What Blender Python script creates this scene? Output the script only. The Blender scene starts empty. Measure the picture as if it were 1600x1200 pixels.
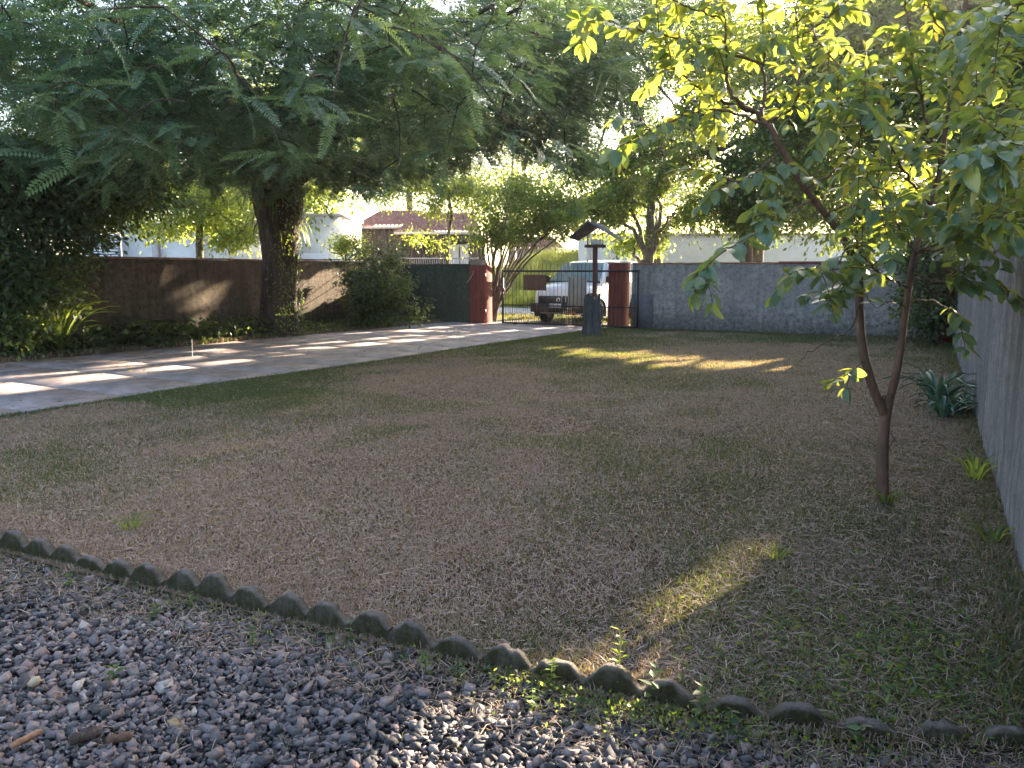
import bpy, math, random
import numpy as np
from mathutils import Vector, Matrix

random.seed(7)
R = np.random.default_rng(7)
rad = math.radians
sc = bpy.context.scene
col = sc.collection

# ------------------------------------------------------------------ camera
EYE = np.array([0.0, 0.0, 1.6])
FPX = 1210.0                       # focal length in pixels of the 1600 px wide photograph
YAW = rad(28.2)
PITCH = math.atan(175 / FPX)
FW = np.array([-math.sin(YAW) * math.cos(PITCH), math.cos(YAW) * math.cos(PITCH), -math.sin(PITCH)])
RT = np.array([math.cos(YAW), math.sin(YAW), 0.0])
UP = np.cross(RT, FW)
cd = bpy.data.cameras.new('camera')
cam = bpy.data.objects.new('camera', cd)
col.objects.link(cam)
cam.location = EYE
cam.rotation_euler = (rad(90) - PITCH, 0, YAW)
cd.sensor_width = 36
cd.lens = 36 * FPX / 1600
cd.clip_start = 0.05
cd.clip_end = 600
sc.camera = cam

# ------------------------------------------------------------------ light
SUN_AZ, SUN_EL = rad(12.0), rad(17.5)
S = np.array([math.sin(SUN_AZ) * math.cos(SUN_EL), math.cos(SUN_AZ) * math.cos(SUN_EL), math.sin(SUN_EL)])
world = bpy.data.worlds.new('World')
sc.world = world
world.use_nodes = True
wnt = world.node_tree
sky = wnt.nodes.new('ShaderNodeTexSky')
sky.sky_type = 'NISHITA'
sky.sun_disc = False
sky.sun_elevation = SUN_EL
sky.sun_rotation = SUN_AZ
sky.air_density = 1.0
sky.dust_density = 3.5
sky.ozone_density = 0.7
wbg = wnt.nodes['Background']
wnt.links.new(sky.outputs[0], wbg.inputs[0])
wbg.inputs[1].default_value = 0.085
sd = bpy.data.lights.new('sun', 'SUN')
sun = bpy.data.objects.new('sun', sd)
col.objects.link(sun)
sd.energy = 5.0
sd.angle = rad(0.55)
sd.color = (1.0, 0.84, 0.62)
sun.rotation_euler = Vector(S).to_track_quat('Z', 'Y').to_euler()
sun.location = (0, 0, 30)
sc.view_settings.view_transform = 'Standard'
sc.view_settings.look = 'None'
sc.view_settings.gamma = 1
sc.view_settings.use_curve_mapping = False
sc.view_settings.exposure = 3.3
sc.render.engine = 'CYCLES'
sc.cycles.use_denoising = True
sc.cycles.max_bounces = 7
sc.cycles.diffuse_bounces = 4
sc.cycles.glossy_bounces = 2
sc.cycles.transmission_bounces = 4
sc.cycles.transparent_max_bounces = 8
sc.cycles.sample_clamp_indirect = 6


def at(px, py, z):
    """world point seen at a photo pixel, z metres in front of the lens"""
    return EYE + (FW + RT * (px - 800) / FPX + UP * (600 - py) / FPX) * z


def ground(px, py, z=0.0):
    d = FW + RT * (px - 800) / FPX + UP * (600 - py) / FPX
    return EYE + d * ((z - EYE[2]) / d[2])


# ------------------------------------------------------------------ materials
def nd(nt, kind, **kw):
    n = nt.nodes.new(kind)
    for k, v in kw.items():
        setattr(n, k, v)
    return n


def new_mat(name):
    m = bpy.data.materials.new(name)
    m.use_nodes = True
    nt = m.node_tree
    return m, nt, nt.nodes['Principled BSDF']


def noise(nt, scale, detail=4, rough=0.6, vec=None, scl=None):
    n = nd(nt, 'ShaderNodeTexNoise')
    n.inputs['Scale'].default_value = scale
    n.inputs['Detail'].default_value = detail
    n.inputs['Roughness'].default_value = rough
    if vec is None:
        tc = nd(nt, 'ShaderNodeTexCoord')
        vec = tc.outputs['Object']
    if scl is not None:
        mp = nd(nt, 'ShaderNodeMapping')
        mp.inputs['Scale'].default_value = scl
        nt.links.new(vec, mp.inputs[0])
        vec = mp.outputs[0]
    nt.links.new(vec, n.inputs['Vector'])
    return n.outputs[0]


def ramp(nt, fac, stops):
    r = nd(nt, 'ShaderNodeValToRGB')
    e = r.color_ramp.elements
    while len(e) < len(stops):
        e.new(0.5)
    for i, (p, c) in enumerate(stops):
        e[i].position = p
        e[i].color = (*c, 1)
    nt.links.new(fac, r.inputs[0])
    return r.outputs[0]


def mix(nt, fac, a, b, mode='MIX'):
    n = nd(nt, 'ShaderNodeMix', data_type='RGBA', blend_type=mode)
    for i, v in ((0, fac), (6, a), (7, b)):
        if isinstance(v, (int, float)):
            n.inputs[i].default_value = v
        elif isinstance(v, tuple):
            n.inputs[i].default_value = (*v, 1)
        else:
            nt.links.new(v, n.inputs[i])
    return n.outputs[2]


def bump(nt, bsdf, h, strength=0.4, dist=0.02):
    b = nd(nt, 'ShaderNodeBump')
    b.inputs['Strength'].default_value = strength
    b.inputs['Distance'].default_value = dist
    nt.links.new(h, b.inputs['Height'])
    nt.links.new(b.outputs[0], bsdf.inputs['Normal'])


def rough_mat(name, stops, scale=6, detail=6, rough=0.9, bstr=0.5, bscale=40, scl=None, dist=0.02, spec=0.3):
    m, nt, b = new_mat(name)
    c = ramp(nt, noise(nt, scale, detail, 0.65, scl=scl), stops)
    nt.links.new(c, b.inputs['Base Color'])
    b.inputs['Roughness'].default_value = rough
    b.inputs['Specular IOR Level'].default_value = spec
    if bstr:
        bump(nt, b, noise(nt, bscale, 5, 0.7, scl=scl), bstr, dist)
    return m


def attr_mat(name, stops, trans=None, tfac=0.4, rough=0.5, spec=0.4, both=None):
    """colour picked per leaf / blade / stone by the float attribute rnd; trans = light let through a leaf"""
    m, nt, b = new_mat(name)
    a = nd(nt, 'ShaderNodeAttribute', attribute_name='rnd')
    c = ramp(nt, a.outputs['Fac'], stops)
    if both is not None:
        c = mix(nt, ramp(nt, noise(nt, both[0], 3), [(0.4, (0, 0, 0)), (0.6, (1, 1, 1))]), c, mix(nt, 1.0, c, both[1], 'MULTIPLY'))
    nt.links.new(c, b.inputs['Base Color'])
    b.inputs['Roughness'].default_value = rough
    b.inputs['Specular IOR Level'].default_value = spec
    if trans:
        t = nd(nt, 'ShaderNodeBsdfTranslucent')
        tc = ramp(nt, a.outputs['Fac'], trans)
        nt.links.new(tc, t.inputs[0])
        ms = nd(nt, 'ShaderNodeMixShader')
        ms.inputs[0].default_value = tfac
        nt.links.new(b.outputs[0], ms.inputs[1])
        nt.links.new(t.outputs[0], ms.inputs[2])
        nt.links.new(ms.outputs[0], nt.nodes['Material Output'].inputs[0])
    return m


def flat_mat(name, c, rough=0.5, metal=0.0, spec=0.5, var=0.15, vscale=15):
    m, nt, b = new_mat(name)
    lo = tuple(x * (1 - var) for x in c)
    hi = tuple(min(1, x * (1 + var)) for x in c)
    cc = ramp(nt, noise(nt, vscale, 5, 0.7), [(0.3, lo), (0.7, hi)])
    nt.links.new(cc, b.inputs['Base Color'])
    b.inputs['Roughness'].default_value = rough
    b.inputs['Metallic'].default_value = metal
    b.inputs['Specular IOR Level'].default_value = spec
    return m


# ------------------------------------------------------------------ mesh building
class Geo:
    def __init__(s):
        s.V = []; s.F = []; s.M = []; s.n = 0; s.A = []

    def add(s, V, F, m=0, a=None):
        V = np.asarray(V, float).reshape(-1, 3)
        F = np.asarray(F, int)
        s.V.append(V)
        s.F.append(F + s.n)
        s.M.append(np.full(len(F), m))
        s.A.append(np.full(len(V), 0.5) if a is None else np.broadcast_to(np.asarray(a, float), (len(V),)))
        s.n += len(V)
        return s

    def box(s, lo, hi, m=0, M=None, a=None):
        x0, y0, z0 = lo; x1, y1, z1 = hi
        V = np.array([(x0, y0, z0), (x1, y0, z0), (x1, y1, z0), (x0, y1, z0), (x0, y0, z1), (x1, y0, z1), (x1, y1, z1), (x0, y1, z1)], float)
        if M is not None:
            V = V @ np.asarray(M)[:3, :3].T + np.asarray(M)[:3, 3]
        return s.add(V, [(0, 3, 2, 1), (4, 5, 6, 7), (0, 1, 5, 4), (1, 2, 6, 5), (2, 3, 7, 6), (3, 0, 4, 7)], m, a)

    def tube(s, pts, r, seg=6, m=0, cap=True, wob=0.0, a=None):
        P = np.asarray(pts, float); n = len(P)
        r = np.broadcast_to(np.asarray(r, float), (n,))
        T = np.gradient(P, axis=0)
        T /= np.linalg.norm(T, axis=1)[:, None] + 1e-9
        u = np.array([0, 0, 1.0]) if abs(T[0][2]) < 0.9 else np.array([1.0, 0, 0])
        V = []
        ang = np.linspace(0, 2 * np.pi, seg, endpoint=False)
        for i in range(n):
            x = np.cross(u, T[i]); x /= np.linalg.norm(x) + 1e-9
            y = np.cross(T[i], x); u = y if abs(T[i] @ y) < 0.9 else u
            rr = r[i] * (1 + wob * R.uniform(-1, 1, seg))
            V.append(P[i] + np.outer(rr * np.cos(ang), x) + np.outer(rr * np.sin(ang), y))
            u = y
        V = np.concatenate(V)
        i, j = np.meshgrid(np.arange(n - 1), np.arange(seg), indexing='ij')
        i = i.ravel(); j = j.ravel(); k = (j + 1) % seg
        F = np.stack([i * seg + j, i * seg + k, (i + 1) * seg + k, (i + 1) * seg + j], 1)
        s.add(V, F, m, a)
        if cap:
            for b, rev in ((0, True), ((n - 1) * seg, False)):
                idx = list(range(b, b + seg))
                c = V[b:b + seg].mean(0)
                tri = [(q, (q + 1) % seg, seg) for q in range(seg)]
                if rev:
                    tri = [(y_, x_, z_) for x_, y_, z_ in tri]
                s.add(np.vstack([V[b:b + seg], c]), tri, m, None if a is None else a)
        return s

    def lathe(s, prof, seg=16, m=0, origin=(0, 0, 0), axis='z'):
        ang = np.linspace(0, 2 * np.pi, seg, endpoint=False)
        V = []
        for r_, z_ in prof:
            ring = np.stack([r_ * np.cos(ang), r_ * np.sin(ang), np.full(seg, z_)], 1)
            V.append(ring)
        V = np.concatenate(V)
        if axis == 'y':
            V = V[:, [0, 2, 1]]
        if axis == 'x':
            V = V[:, [2, 0, 1]]
        n = len(prof)
        i, j = np.meshgrid(np.arange(n - 1), np.arange(seg), indexing='ij')
        i = i.ravel(); j = j.ravel(); k = (j + 1) % seg
        F = np.stack([i * seg + j, i * seg + k, (i + 1) * seg + k, (i + 1) * seg + j], 1)
        return s.add(V + np.asarray(origin, float), F, m)

    def mesh(s, name, mats, smooth=False):
        V = np.concatenate(s.V)
        me = bpy.data.meshes.new(name)
        me.vertices.add(len(V))
        me.vertices.foreach_set('co', V.astype(np.float32).ravel())
        loops = np.concatenate([f.ravel() for f in s.F]).astype(np.int32)
        tot = np.concatenate([np.full(len(f), f.shape[1]) for f in s.F]).astype(np.int32)
        start = np.concatenate([[0], np.cumsum(tot)[:-1]]).astype(np.int32)
        me.loops.add(len(loops))
        me.loops.foreach_set('vertex_index', loops)
        me.polygons.add(len(tot))
        me.polygons.foreach_set('loop_start', start)
        me.polygons.foreach_set('loop_total', tot)
        me.polygons.foreach_set('material_index', np.concatenate(s.M).astype(np.int32))
        if smooth:
            me.polygons.foreach_set('use_smooth', np.ones(len(tot), bool))
        at_ = me.attributes.new('rnd', 'FLOAT', 'POINT')
        at_.data.foreach_set('value', np.concatenate(s.A).astype(np.float32))
        for m in (mats if isinstance(mats, (list, tuple)) else [mats]):
            me.materials.append(m)
        me.update(calc_edges=True)
        me.validate()
        return me

    def build(s, name, mats, parent=None, smooth=False, kind=None):
        return link(name, s.mesh(name, mats, smooth), parent, kind)


def link(name, me, parent=None, kind=None, M=None):
    o = bpy.data.objects.new(name, me)
    col.objects.link(o)
    if parent is not None:
        o.parent = parent
    if M is not None:
        o.matrix_local = M
    if kind:
        o['kind'] = kind
    return o


def tag(o, label=None, cat=None, group=None, kind=None):
    if label: o['label'] = label
    if cat: o['category'] = cat
    if group: o['group'] = group
    if kind: o['kind'] = kind
    return o


def empty(name, loc, label, cat, group=None, rz=0.0):
    o = bpy.data.objects.new(name, None)
    col.objects.link(o)
    o.empty_display_size = 0.2
    o.location = tuple(float(v) for v in loc)
    o.rotation_euler = (0, 0, rz)
    return tag(o, label, cat, group)


def norm(v):
    return v / (np.linalg.norm(v, axis=-1, keepdims=True) + 1e-9)


def frames(D, hint):
    """rotation matrices whose columns are axis, side, normal"""
    D = norm(D)
    Yv = norm(np.cross(hint, D))
    Z = np.cross(D, Yv)
    return np.stack([D, Yv, Z], 2)


def scatter(tV, tF, P, M, scale, geo, m=0, rnd=None, vary=None):
    """many copies of a small template joined into one Geo"""
    n, k = len(P), len(tV)
    sc_ = np.asarray(scale, float)
    sc_ = np.broadcast_to(sc_, (n,))[:, None, None] if sc_.ndim < 2 else sc_[:, None, :]
    T = tV[None] * sc_
    V = np.einsum('nij,nkj->nki', M, T) + P[:, None, :]
    F = tF[None] + (np.arange(n) * k)[:, None, None]
    if rnd is None:
        rnd = R.random(n)
    rv = np.repeat(rnd, k)
    if vary is not None:
        rv = np.clip(rv + np.tile(vary, n), 0, 1)
    geo.add(V.reshape(-1, 3), F.reshape(-1, tF.shape[1]), m, rv)
    return geo


def bez(p0, p1, p2, n):
    t = np.linspace(0, 1, n)[:, None]
    return (1 - t) ** 2 * np.asarray(p0) + 2 * t * (1 - t) * np.asarray(p1) + t ** 2 * np.asarray(p2)


def smooth_path(pts, n):
    P = np.asarray(pts, float)
    t = np.linspace(0, len(P) - 1, n)
    i = np.clip(t.astype(int), 0, len(P) - 2)
    f = (t - i)[:, None]
    g = lambda k: P[np.clip(i + k, 0, len(P) - 1)]
    p0, p1, p2, p3 = g(-1), g(0), g(1), g(2)
    return 0.5 * ((2 * p1) + (-p0 + p2) * f + (2 * p0 - 5 * p1 + 4 * p2 - p3) * f ** 2 + (-p0 + 3 * p1 - 3 * p2 + p3) * f ** 3)


# gaps in the foliage through which the low sun reaches the ground: (target point, half width across the beam, half height across it)
E1 = np.array([math.cos(SUN_AZ), -math.sin(SUN_AZ), 0.0])
E2 = np.cross(E1, S); E2 = E2 if E2[2] > 0 else -E2
GAPS = []


def gap(p, a, b):
    p = np.asarray(p, float)
    GAPS.append((p @ E1, p @ E2, a, b))


SINE = math.sin(SUN_EL)
# long streak on the near lawn
for t in np.linspace(0, 1, 6):
    gap((-0.70 - 0.26 * t, 4.50 - 1.15 * t, 0.02), 0.11 + 0.03 * math.sin(9 * t), 0.08)
# sunlit corner of the gravel
for p in ((-1.25, 2.2, 0), (-1.0, 2.25, 0), (-1.3, 1.95, 0), (-1.2, 2.05, 0), (-0.95, 2.5, .1), (-.8, 2.45, .2), (-1.1, 1.8, 0)):
    gap((p[0] - .05, p[1] - .05, p[2]), 0.19, 0.08)
for p in ((-.92, 2.52, .15), (-.92, 2.52, .05), (-1.12, 2.5, .06), (-.80, 2.5, .10)):
    gap(p, 0.10, 0.05)
# a comb of light across the far lawn
for i in range(13):
    t = i / 12
    gap((-6.3 + 4.1 * t + R.normal(0, .1), 14.3 - 1.0 * t + R.normal(0, .35), 0), 0.18 + 0.10 * R.random(), 0.06 + 0.07 * R.random())
for p in ((-4.6, 12.9), (-3.9, 12.6), (-3.2, 12.7), (-5.6, 13.6), (-2.9, 13.1), (-5.0, 14.9), (-6.9, 14.6)):
    gap((p[0], p[1], 0), 0.16, 0.05)
# the driveway: one long broken band of sun and scattered flecks
for y in np.arange(5.0, 20.5, 0.7):
    x = -10.95 + (0.20 * (y - 12.5) if y > 12.5 else 0) + R.normal(0, .1)
    if R.random() < 0.85:
        gap((x, y, 0), 0.30 + 0.14 * R.random(), 0.16)
    if R.random() < 0.7:
        gap((x - R.uniform(.8, 1.2), y, 0), 0.10 + 0.08 * R.random(), 0.12)
for i in range(26):
    y = R.uniform(5.0, 20.0)
    gap((R.uniform(-13.2, -11.2) + 0.06 * (y - 8), y, 0), 0.12 + 0.14 * R.random(), 0.05 + 0.08 * R.random())
# the side wall, the big trunk, the shrub and the spiky plants
for i in range(34):
    gap((-15.1, R.uniform(9, 20), R.uniform(0.5, 1.6)), 0.07, 0.12)
gap((-14.0, 14.0, 1.0), 0.12, 0.5); gap((-13.9, 14.0, 2.4), 0.12, 0.4)
gap((-13.0, 17.4, 0.5), 0.35, 0.35); gap((-14.7, 9.1, 0.7), 0.22, 0.3)
gap((-13.2, 16, 0.0), 0.3, 0.2); gap((-13.9, 12, 0.0), 0.25, 0.2)
# upper left of the young tree, and a few of its lower leaves
for p, a, b in (((-1.75, 5.6, 3.1), .45, .35), ((-1.1, 5.7, 3.35), .5, .35), ((-1.0, 5.6, 2.9), .45, .3), ((-2.1, 5.4, 2.75), .3, .25),
                ((-0.6, 5.5, 3.0), .3, .3), ((-0.35, 5.6, 1.95), .16, .14), ((-0.1, 5.5, 2.25), .10, .16), ((-.2, 5.6, 1.75), .08, .08),
                ((-.35, 5.6, 2.4), .1, .1)):
    gap(p, a, b)
GA = np.array(GAPS)


def lit(P, pad=0.09):
    """True where a leaf would stand in one of the gaps"""
    out = np.zeros(len(P), bool)
    a = P @ E1; b = P @ E2
    for g0, g1, ga, gb in GA:
        out |= ((a - g0) / (ga + pad)) ** 2 + ((b - g1) / (gb + pad)) ** 2 < 1
    return out


# ------------------------------------------------------------------ palette
M_bark = rough_mat('bark', [(0.3, (0.03, 0.02, 0.016)), (0.5, (0.075, 0.052, 0.040)), (0.75, (0.14, 0.10, 0.08))], 9, bstr=1.0, bscale=22, scl=(1, 1, 0.18), dist=0.05)
M_bark_red = rough_mat('reddish_bark', [(0.3, (0.05, 0.028, 0.02)), (0.55, (0.115, 0.062, 0.04)), (0.75, (0.21, 0.13, 0.09))], 12, bstr=0.5, bscale=30, scl=(1, 1, 0.3), rough=0.7)
M_bark_pale = rough_mat('pale_bark', [(0.3, (0.06, 0.048, 0.034)), (0.6, (0.15, 0.12, 0.085)), (0.8, (0.24, 0.20, 0.14))], 14, bstr=0.5, bscale=30, scl=(1, 1, 0.3))
M_frond = attr_mat('feathery_leaf', [(0.0, (0.034, 0.072, 0.050)), (0.5, (0.050, 0.105, 0.068)), (1.0, (0.12, 0.20, 0.115))],
                   [(0.0, (0.12, 0.24, 0.08)), (1.0, (0.32, 0.44, 0.12))], 0.30, 0.42, 0.5)
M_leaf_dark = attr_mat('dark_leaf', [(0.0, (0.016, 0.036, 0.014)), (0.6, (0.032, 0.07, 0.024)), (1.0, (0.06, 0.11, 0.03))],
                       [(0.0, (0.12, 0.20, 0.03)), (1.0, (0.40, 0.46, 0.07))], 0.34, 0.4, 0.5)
M_leaf_mid = attr_mat('green_leaf', [(0.0, (0.03, 0.065, 0.02)), (1.0, (0.08, 0.14, 0.035))],
                      [(0.0, (0.25, 0.36, 0.04)), (1.0, (0.55, 0.60, 0.09))], 0.45, 0.42, 0.45)
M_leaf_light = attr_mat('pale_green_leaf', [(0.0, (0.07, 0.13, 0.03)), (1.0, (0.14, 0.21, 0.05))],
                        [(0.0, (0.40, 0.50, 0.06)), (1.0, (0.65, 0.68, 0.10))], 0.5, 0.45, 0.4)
M_guava = attr_mat('broad_leaf', [(0.0, (0.036, 0.080, 0.055)), (0.55, (0.060, 0.12, 0.085)), (0.9, (0.085, 0.15, 0.075)), (1.0, (0.22, 0.20, 0.05))],
                   [(0.0, (0.30, 0.42, 0.05)), (0.9, (0.66, 0.66, 0.07)), (1.0, (0.70, 0.55, 0.06))], 0.37, 0.34, 0.6)
M_agave = attr_mat('grey_green_blade', [(0.0, (0.04, 0.09, 0.06)), (1.0, (0.09, 0.17, 0.12))], [(0.0, (0.1, 0.2, 0.06)), (1.0, (0.2, 0.35, 0.1))], 0.15, 0.35, 0.6)
M_field = attr_mat('tall_grass', [(0.0, (0.10, 0.16, 0.03)), (0.6, (0.16, 0.22, 0.045)), (1.0, (0.30, 0.30, 0.10))],
                   [(0.0, (0.50, 0.56, 0.07)), (1.0, (0.75, 0.72, 0.16))], 0.6, 0.6, 0.2)
M_grass = attr_mat('mown_grass', [(0.0, (0.035, 0.06, 0.025)), (0.22, (0.08, 0.105, 0.05)), (0.34, (0.17, 0.105, 0.085)), (0.6, (0.36, 0.255, 0.215)), (0.85, (0.45, 0.350, 0.29)), (1.0, (0.56, 0.47, 0.40))],
                   [(0.0, (0.25, 0.30, 0.04)), (0.3, (0.35, 0.36, 0.06)), (0.6, (0.50, 0.34, 0.12)), (1.0, (0.60, 0.46, 0.20))], 0.3, 0.7, 0.25)
M_stone = attr_mat('crushed_stone', [(0.0, (0.03, 0.03, 0.031)), (0.25, (0.078, 0.072, 0.075)), (0.5, (0.16, 0.142, 0.145)), (0.68, (0.24, 0.195, 0.19)), (0.84, (0.26, 0.175, 0.15)), (1.0, (0.42, 0.36, 0.32))],
                   rough=0.75, spec=0.35, both=(60, (0.75, 0.75, 0.78)))


def wall_mat(name, base, dark, streak=1.0, green=None, sf=2.2):
    m, nt, b = new_mat(name)
    big = noise(nt, 1.1, 6, 0.7)
    st = noise(nt, 3.0, 5, 0.65, scl=(sf, sf, 0.14))
    fine = noise(nt, 60, 5, 0.75)
    mid = noise(nt, 9, 6, 0.75)
    c = ramp(nt, big, [(0.40, base), (0.58, tuple(0.5 * (x + y) for x, y in zip(base, dark)))])
    c2 = mix(nt, ramp(nt, st, [(0.42, (0, 0, 0)), (0.62, (streak,) * 3)]), c, dark)
    c3 = mix(nt, ramp(nt, mid, [(0.46, (0, 0, 0)), (0.62, (0.8,) * 3)]), c2, dark)
    c4 = mix(nt, 0.6, c3, ramp(nt, fine, [(0.3, (0.35,) * 3), (0.7, (1.0,) * 3)]), 'MULTIPLY')
    if green:
        tc = nd(nt, 'ShaderNodeTexCoord'); sx = nd(nt, 'ShaderNodeSeparateXYZ')
        nt.links.new(tc.outputs['Object'], sx.inputs[0])
        mm = nd(nt, 'ShaderNodeMath', operation='MULTIPLY_ADD'); mm.inputs[1].default_value = -1.1; mm.inputs[2].default_value = 0.75
        nt.links.new(sx.outputs[2], mm.inputs[0])
        ad = nd(nt, 'ShaderNodeMath', operation='ADD', use_clamp=True)
        nt.links.new(mm.outputs[0], ad.inputs[0])
        nz = nd(nt, 'ShaderNodeMath', operation='MULTIPLY_ADD'); nz.inputs[1].default_value = 1.6; nz.inputs[2].default_value = -0.8
        nt.links.new(mid, nz.inputs[0]); nt.links.new(nz.outputs[0], ad.inputs[1])
        c4 = mix(nt, ad.outputs[0], c4, green)
    nt.links.new(c4, b.inputs['Base Color'])
    b.inputs['Roughness'].default_value = 0.92
    b.inputs['Specular IOR Level'].default_value = 0.25
    hh = nd(nt, 'ShaderNodeMath', operation='ADD')
    nt.links.new(fine, hh.inputs[0]); nt.links.new(mid, hh.inputs[1])
    bump(nt, b, hh.outputs[0], 0.9, 0.03)
    return m


M_wall_front = wall_mat('grey_cement_render', (0.54, 0.515, 0.53), (0.22, 0.21, 0.215), 0.45, green=(0.05, 0.055, 0.045))
M_wall_right = wall_mat('streaked_grey_render', (0.52, 0.49, 0.505), (0.22, 0.205, 0.21), 0.8, sf=1.1)
M_wall_left = wall_mat('mossy_brown_render', (0.23, 0.175, 0.13), (0.07, 0.055, 0.04), 0.6, green=(0.03, 0.04, 0.02))
M_wall_green = wall_mat('green_painted_render', (0.12, 0.145, 0.11), (0.06, 0.075, 0.055), 0.5)
M_coping = rough_mat('red_painted_coping', [(0.3, (0.14, 0.05, 0.045)), (0.6, (0.27, 0.085, 0.075))], 8, bscale=30)
M_coping_clay = rough_mat('clay_coping', [(0.3, (0.16, 0.08, 0.06)), (0.5, (0.27, 0.14, 0.10)), (0.7, (0.34, 0.24, 0.18))], 5, bscale=20, dist=0.04)
M_coping_pink = rough_mat('weathered_pink_coping', [(0.3, (0.20, 0.11, 0.09)), (0.65, (0.42, 0.27, 0.23))], 5, bscale=25)
M_red = rough_mat('red_plastered_pillar', [(0.3, (0.13, 0.038, 0.03)), (0.65, (0.26, 0.07, 0.055))], 4, 8, bscale=40, scl=(3, 3, 0.5), bstr=0.4)
M_white = rough_mat('white_painted_wall', [(0.3, (0.56, 0.55, 0.58)), (0.7, (0.68, 0.67, 0.70))], 2, bstr=0.1)
M_soil = rough_mat('dark_soil', [(0.3, (0.03, 0.022, 0.016)), (0.7, (0.085, 0.062, 0.045))], 8, bscale=50, bstr=0.8, dist=0.03)
M_iron = flat_mat('dark_gate_iron', (0.03, 0.026, 0.026), 0.55, 0.3)
M_rust = flat_mat('pale_rusty_iron', (0.16, 0.11, 0.085), 0.6, 0.3)
M_concrete = rough_mat('old_concrete', [(0.3, (0.09, 0.085, 0.075)), (0.55, (0.17, 0.155, 0.14)), (0.8, (0.26, 0.24, 0.22))], 14, bscale=70, bstr=0.7, dist=0.012)

# ------------------------------------------------------------------ ground
YF = 20.8          # yard face of the front wall
XR = 0.53          # yard face of the right wall
XL = -15.2         # yard face of the left wall


def terrain(x, y):
    """height of the land beyond the yard: a bank of tall grass across the road, rising to the houses"""
    t = np.clip((y - 32.6 + 0.05 * (x + 17)) / 7.0, 0, 1)
    h = 1.5 * (t * t * (3 - 2 * t))
    m = np.exp(-((x + 16.5) / 4.2) ** 2)
    t2 = np.clip((y - 32.0) / 8.5, 0, 1)
    return h * 0.7 + 1.4 * m * t2 * t2 * (3 - 2 * t2)


def sheet(name, x0, x1, y0, y1, nx, ny, zf, mat, kind='structure'):
    xs, ys = np.linspace(x0, x1, nx + 1), np.linspace(y0, y1, ny + 1)
    X, Y = np.meshgrid(xs, ys)
    Z = zf(X, Y)
    V = np.stack([X, Y, Z], -1).reshape(-1, 3)
    i, j = np.meshgrid(np.arange(ny), np.arange(nx), indexing='ij')
    b = (i * (nx + 1) + j).ravel()
    F = np.stack([b, b + 1, b + nx + 2, b + nx + 1], 1)
    return Geo().add(V, F).build(name, mat, None, True, kind)


M_earth = rough_mat('verge_earth', [(0.3, (0.05, 0.06, 0.022)), (0.5, (0.10, 0.105, 0.04)), (0.7, (0.17, 0.13, 0.08))], 1.5, bscale=20, dist=0.05)
xs = np.concatenate([np.linspace(-300, -60, 13), np.linspace(-56, 24, 81), np.linspace(30, 200, 12)])
ys = np.concatenate([np.linspace(-60, 20, 10), np.linspace(21, 61, 61), np.linspace(66, 400, 14)])
X, Y = np.meshgrid(xs, ys)
Z = terrain(X, Y) - 0.03
V = np.stack([X, Y, Z], -1).reshape(-1, 3)
nx, ny = len(xs) - 1, len(ys) - 1
i, j = np.meshgrid(np.arange(ny), np.arange(nx), indexing='ij')
b = (i * (nx + 1) + j).ravel()
Geo().add(V, np.stack([b, b + 1, b + nx + 2, b + nx + 1], 1)).build('ground', M_earth, None, True, 'structure')

M_road = rough_mat('pale_road', [(0.3, (0.26, 0.26, 0.28)), (0.7, (0.36, 0.36, 0.38))], 3, bscale=60, bstr=0.4, dist=0.01)
sheet('road', -70, 30, 26.4, 31.4, 60, 2, lambda x, y: -0.012 + 0 * x, M_road)

# lawn soil: straw and bare earth showing between the blades
m, nt, bs = new_mat('lawn_soil')
n1 = noise(nt, 0.55, 5, 0.6)
n2 = noise(nt, 14, 6, 0.8)
n3 = noise(nt, 120, 4, 0.8)
c1 = ramp(nt, n1, [(0.38, (0.06, 0.065, 0.035)), (0.47, (0.15, 0.10, 0.078)), (0.62, (0.19, 0.12, 0.095))])
c2 = mix(nt, ramp(nt, n2, [(0.42, (0, 0, 0)), (0.6, (0.8,) * 3)]), c1, (0.075, 0.045, 0.03))
c3 = mix(nt, 0.8, c2, ramp(nt, n3, [(0.3, (0.3,) * 3), (0.7, (1.4,) * 3)]), 'MULTIPLY')
nt.links.new(c3, bs.inputs['Base Color'])
bs.inputs['Roughness'].default_value = 0.95
bs.inputs['Specular IOR Level'].default_value = 0.1
bump(nt, bs, n3, 1.0, 0.02)
M_lawn = m


def lawn_z(x, y):
    return 0.006 * np.sin(1.3 * x + 0.4) * np.cos(0.9 * y) + 0.012 * np.exp(-((y - 5) / 3) ** 2) * np.sin(2.1 * x + y) + 0.004


def edge_x(y):          # grass edge of the driveway
    return -9.02 + 0.056 * (y - 4.8)


def border_y(x):        # line of the scalloped edging
    return 2.40 + 0.055 * np.clip(x + 4.4, 0, 3) + 0.02 * np.clip(x + 1.6, 0, 3) + np.clip(x + 1.0, 0, 2) * 0.14 + np.clip(x + 0.2, 0, 1) * 0.3


def sheet_map(name, fn, nu, nv, mat):
    U, W = np.meshgrid(np.linspace(0, 1, nu + 1), np.linspace(0, 1, nv + 1))
    X, Y, Z = fn(U, W)
    V = np.stack([X, Y, Z], -1).reshape(-1, 3)
    i, j = np.meshgrid(np.arange(nv), np.arange(nu), indexing='ij')
    b = (i * (nu + 1) + j).ravel()
    return Geo().add(V, np.stack([b, b + 1, b + nu + 2, b + nu + 1], 1)).build(name, mat, None, True, 'structure')


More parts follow.
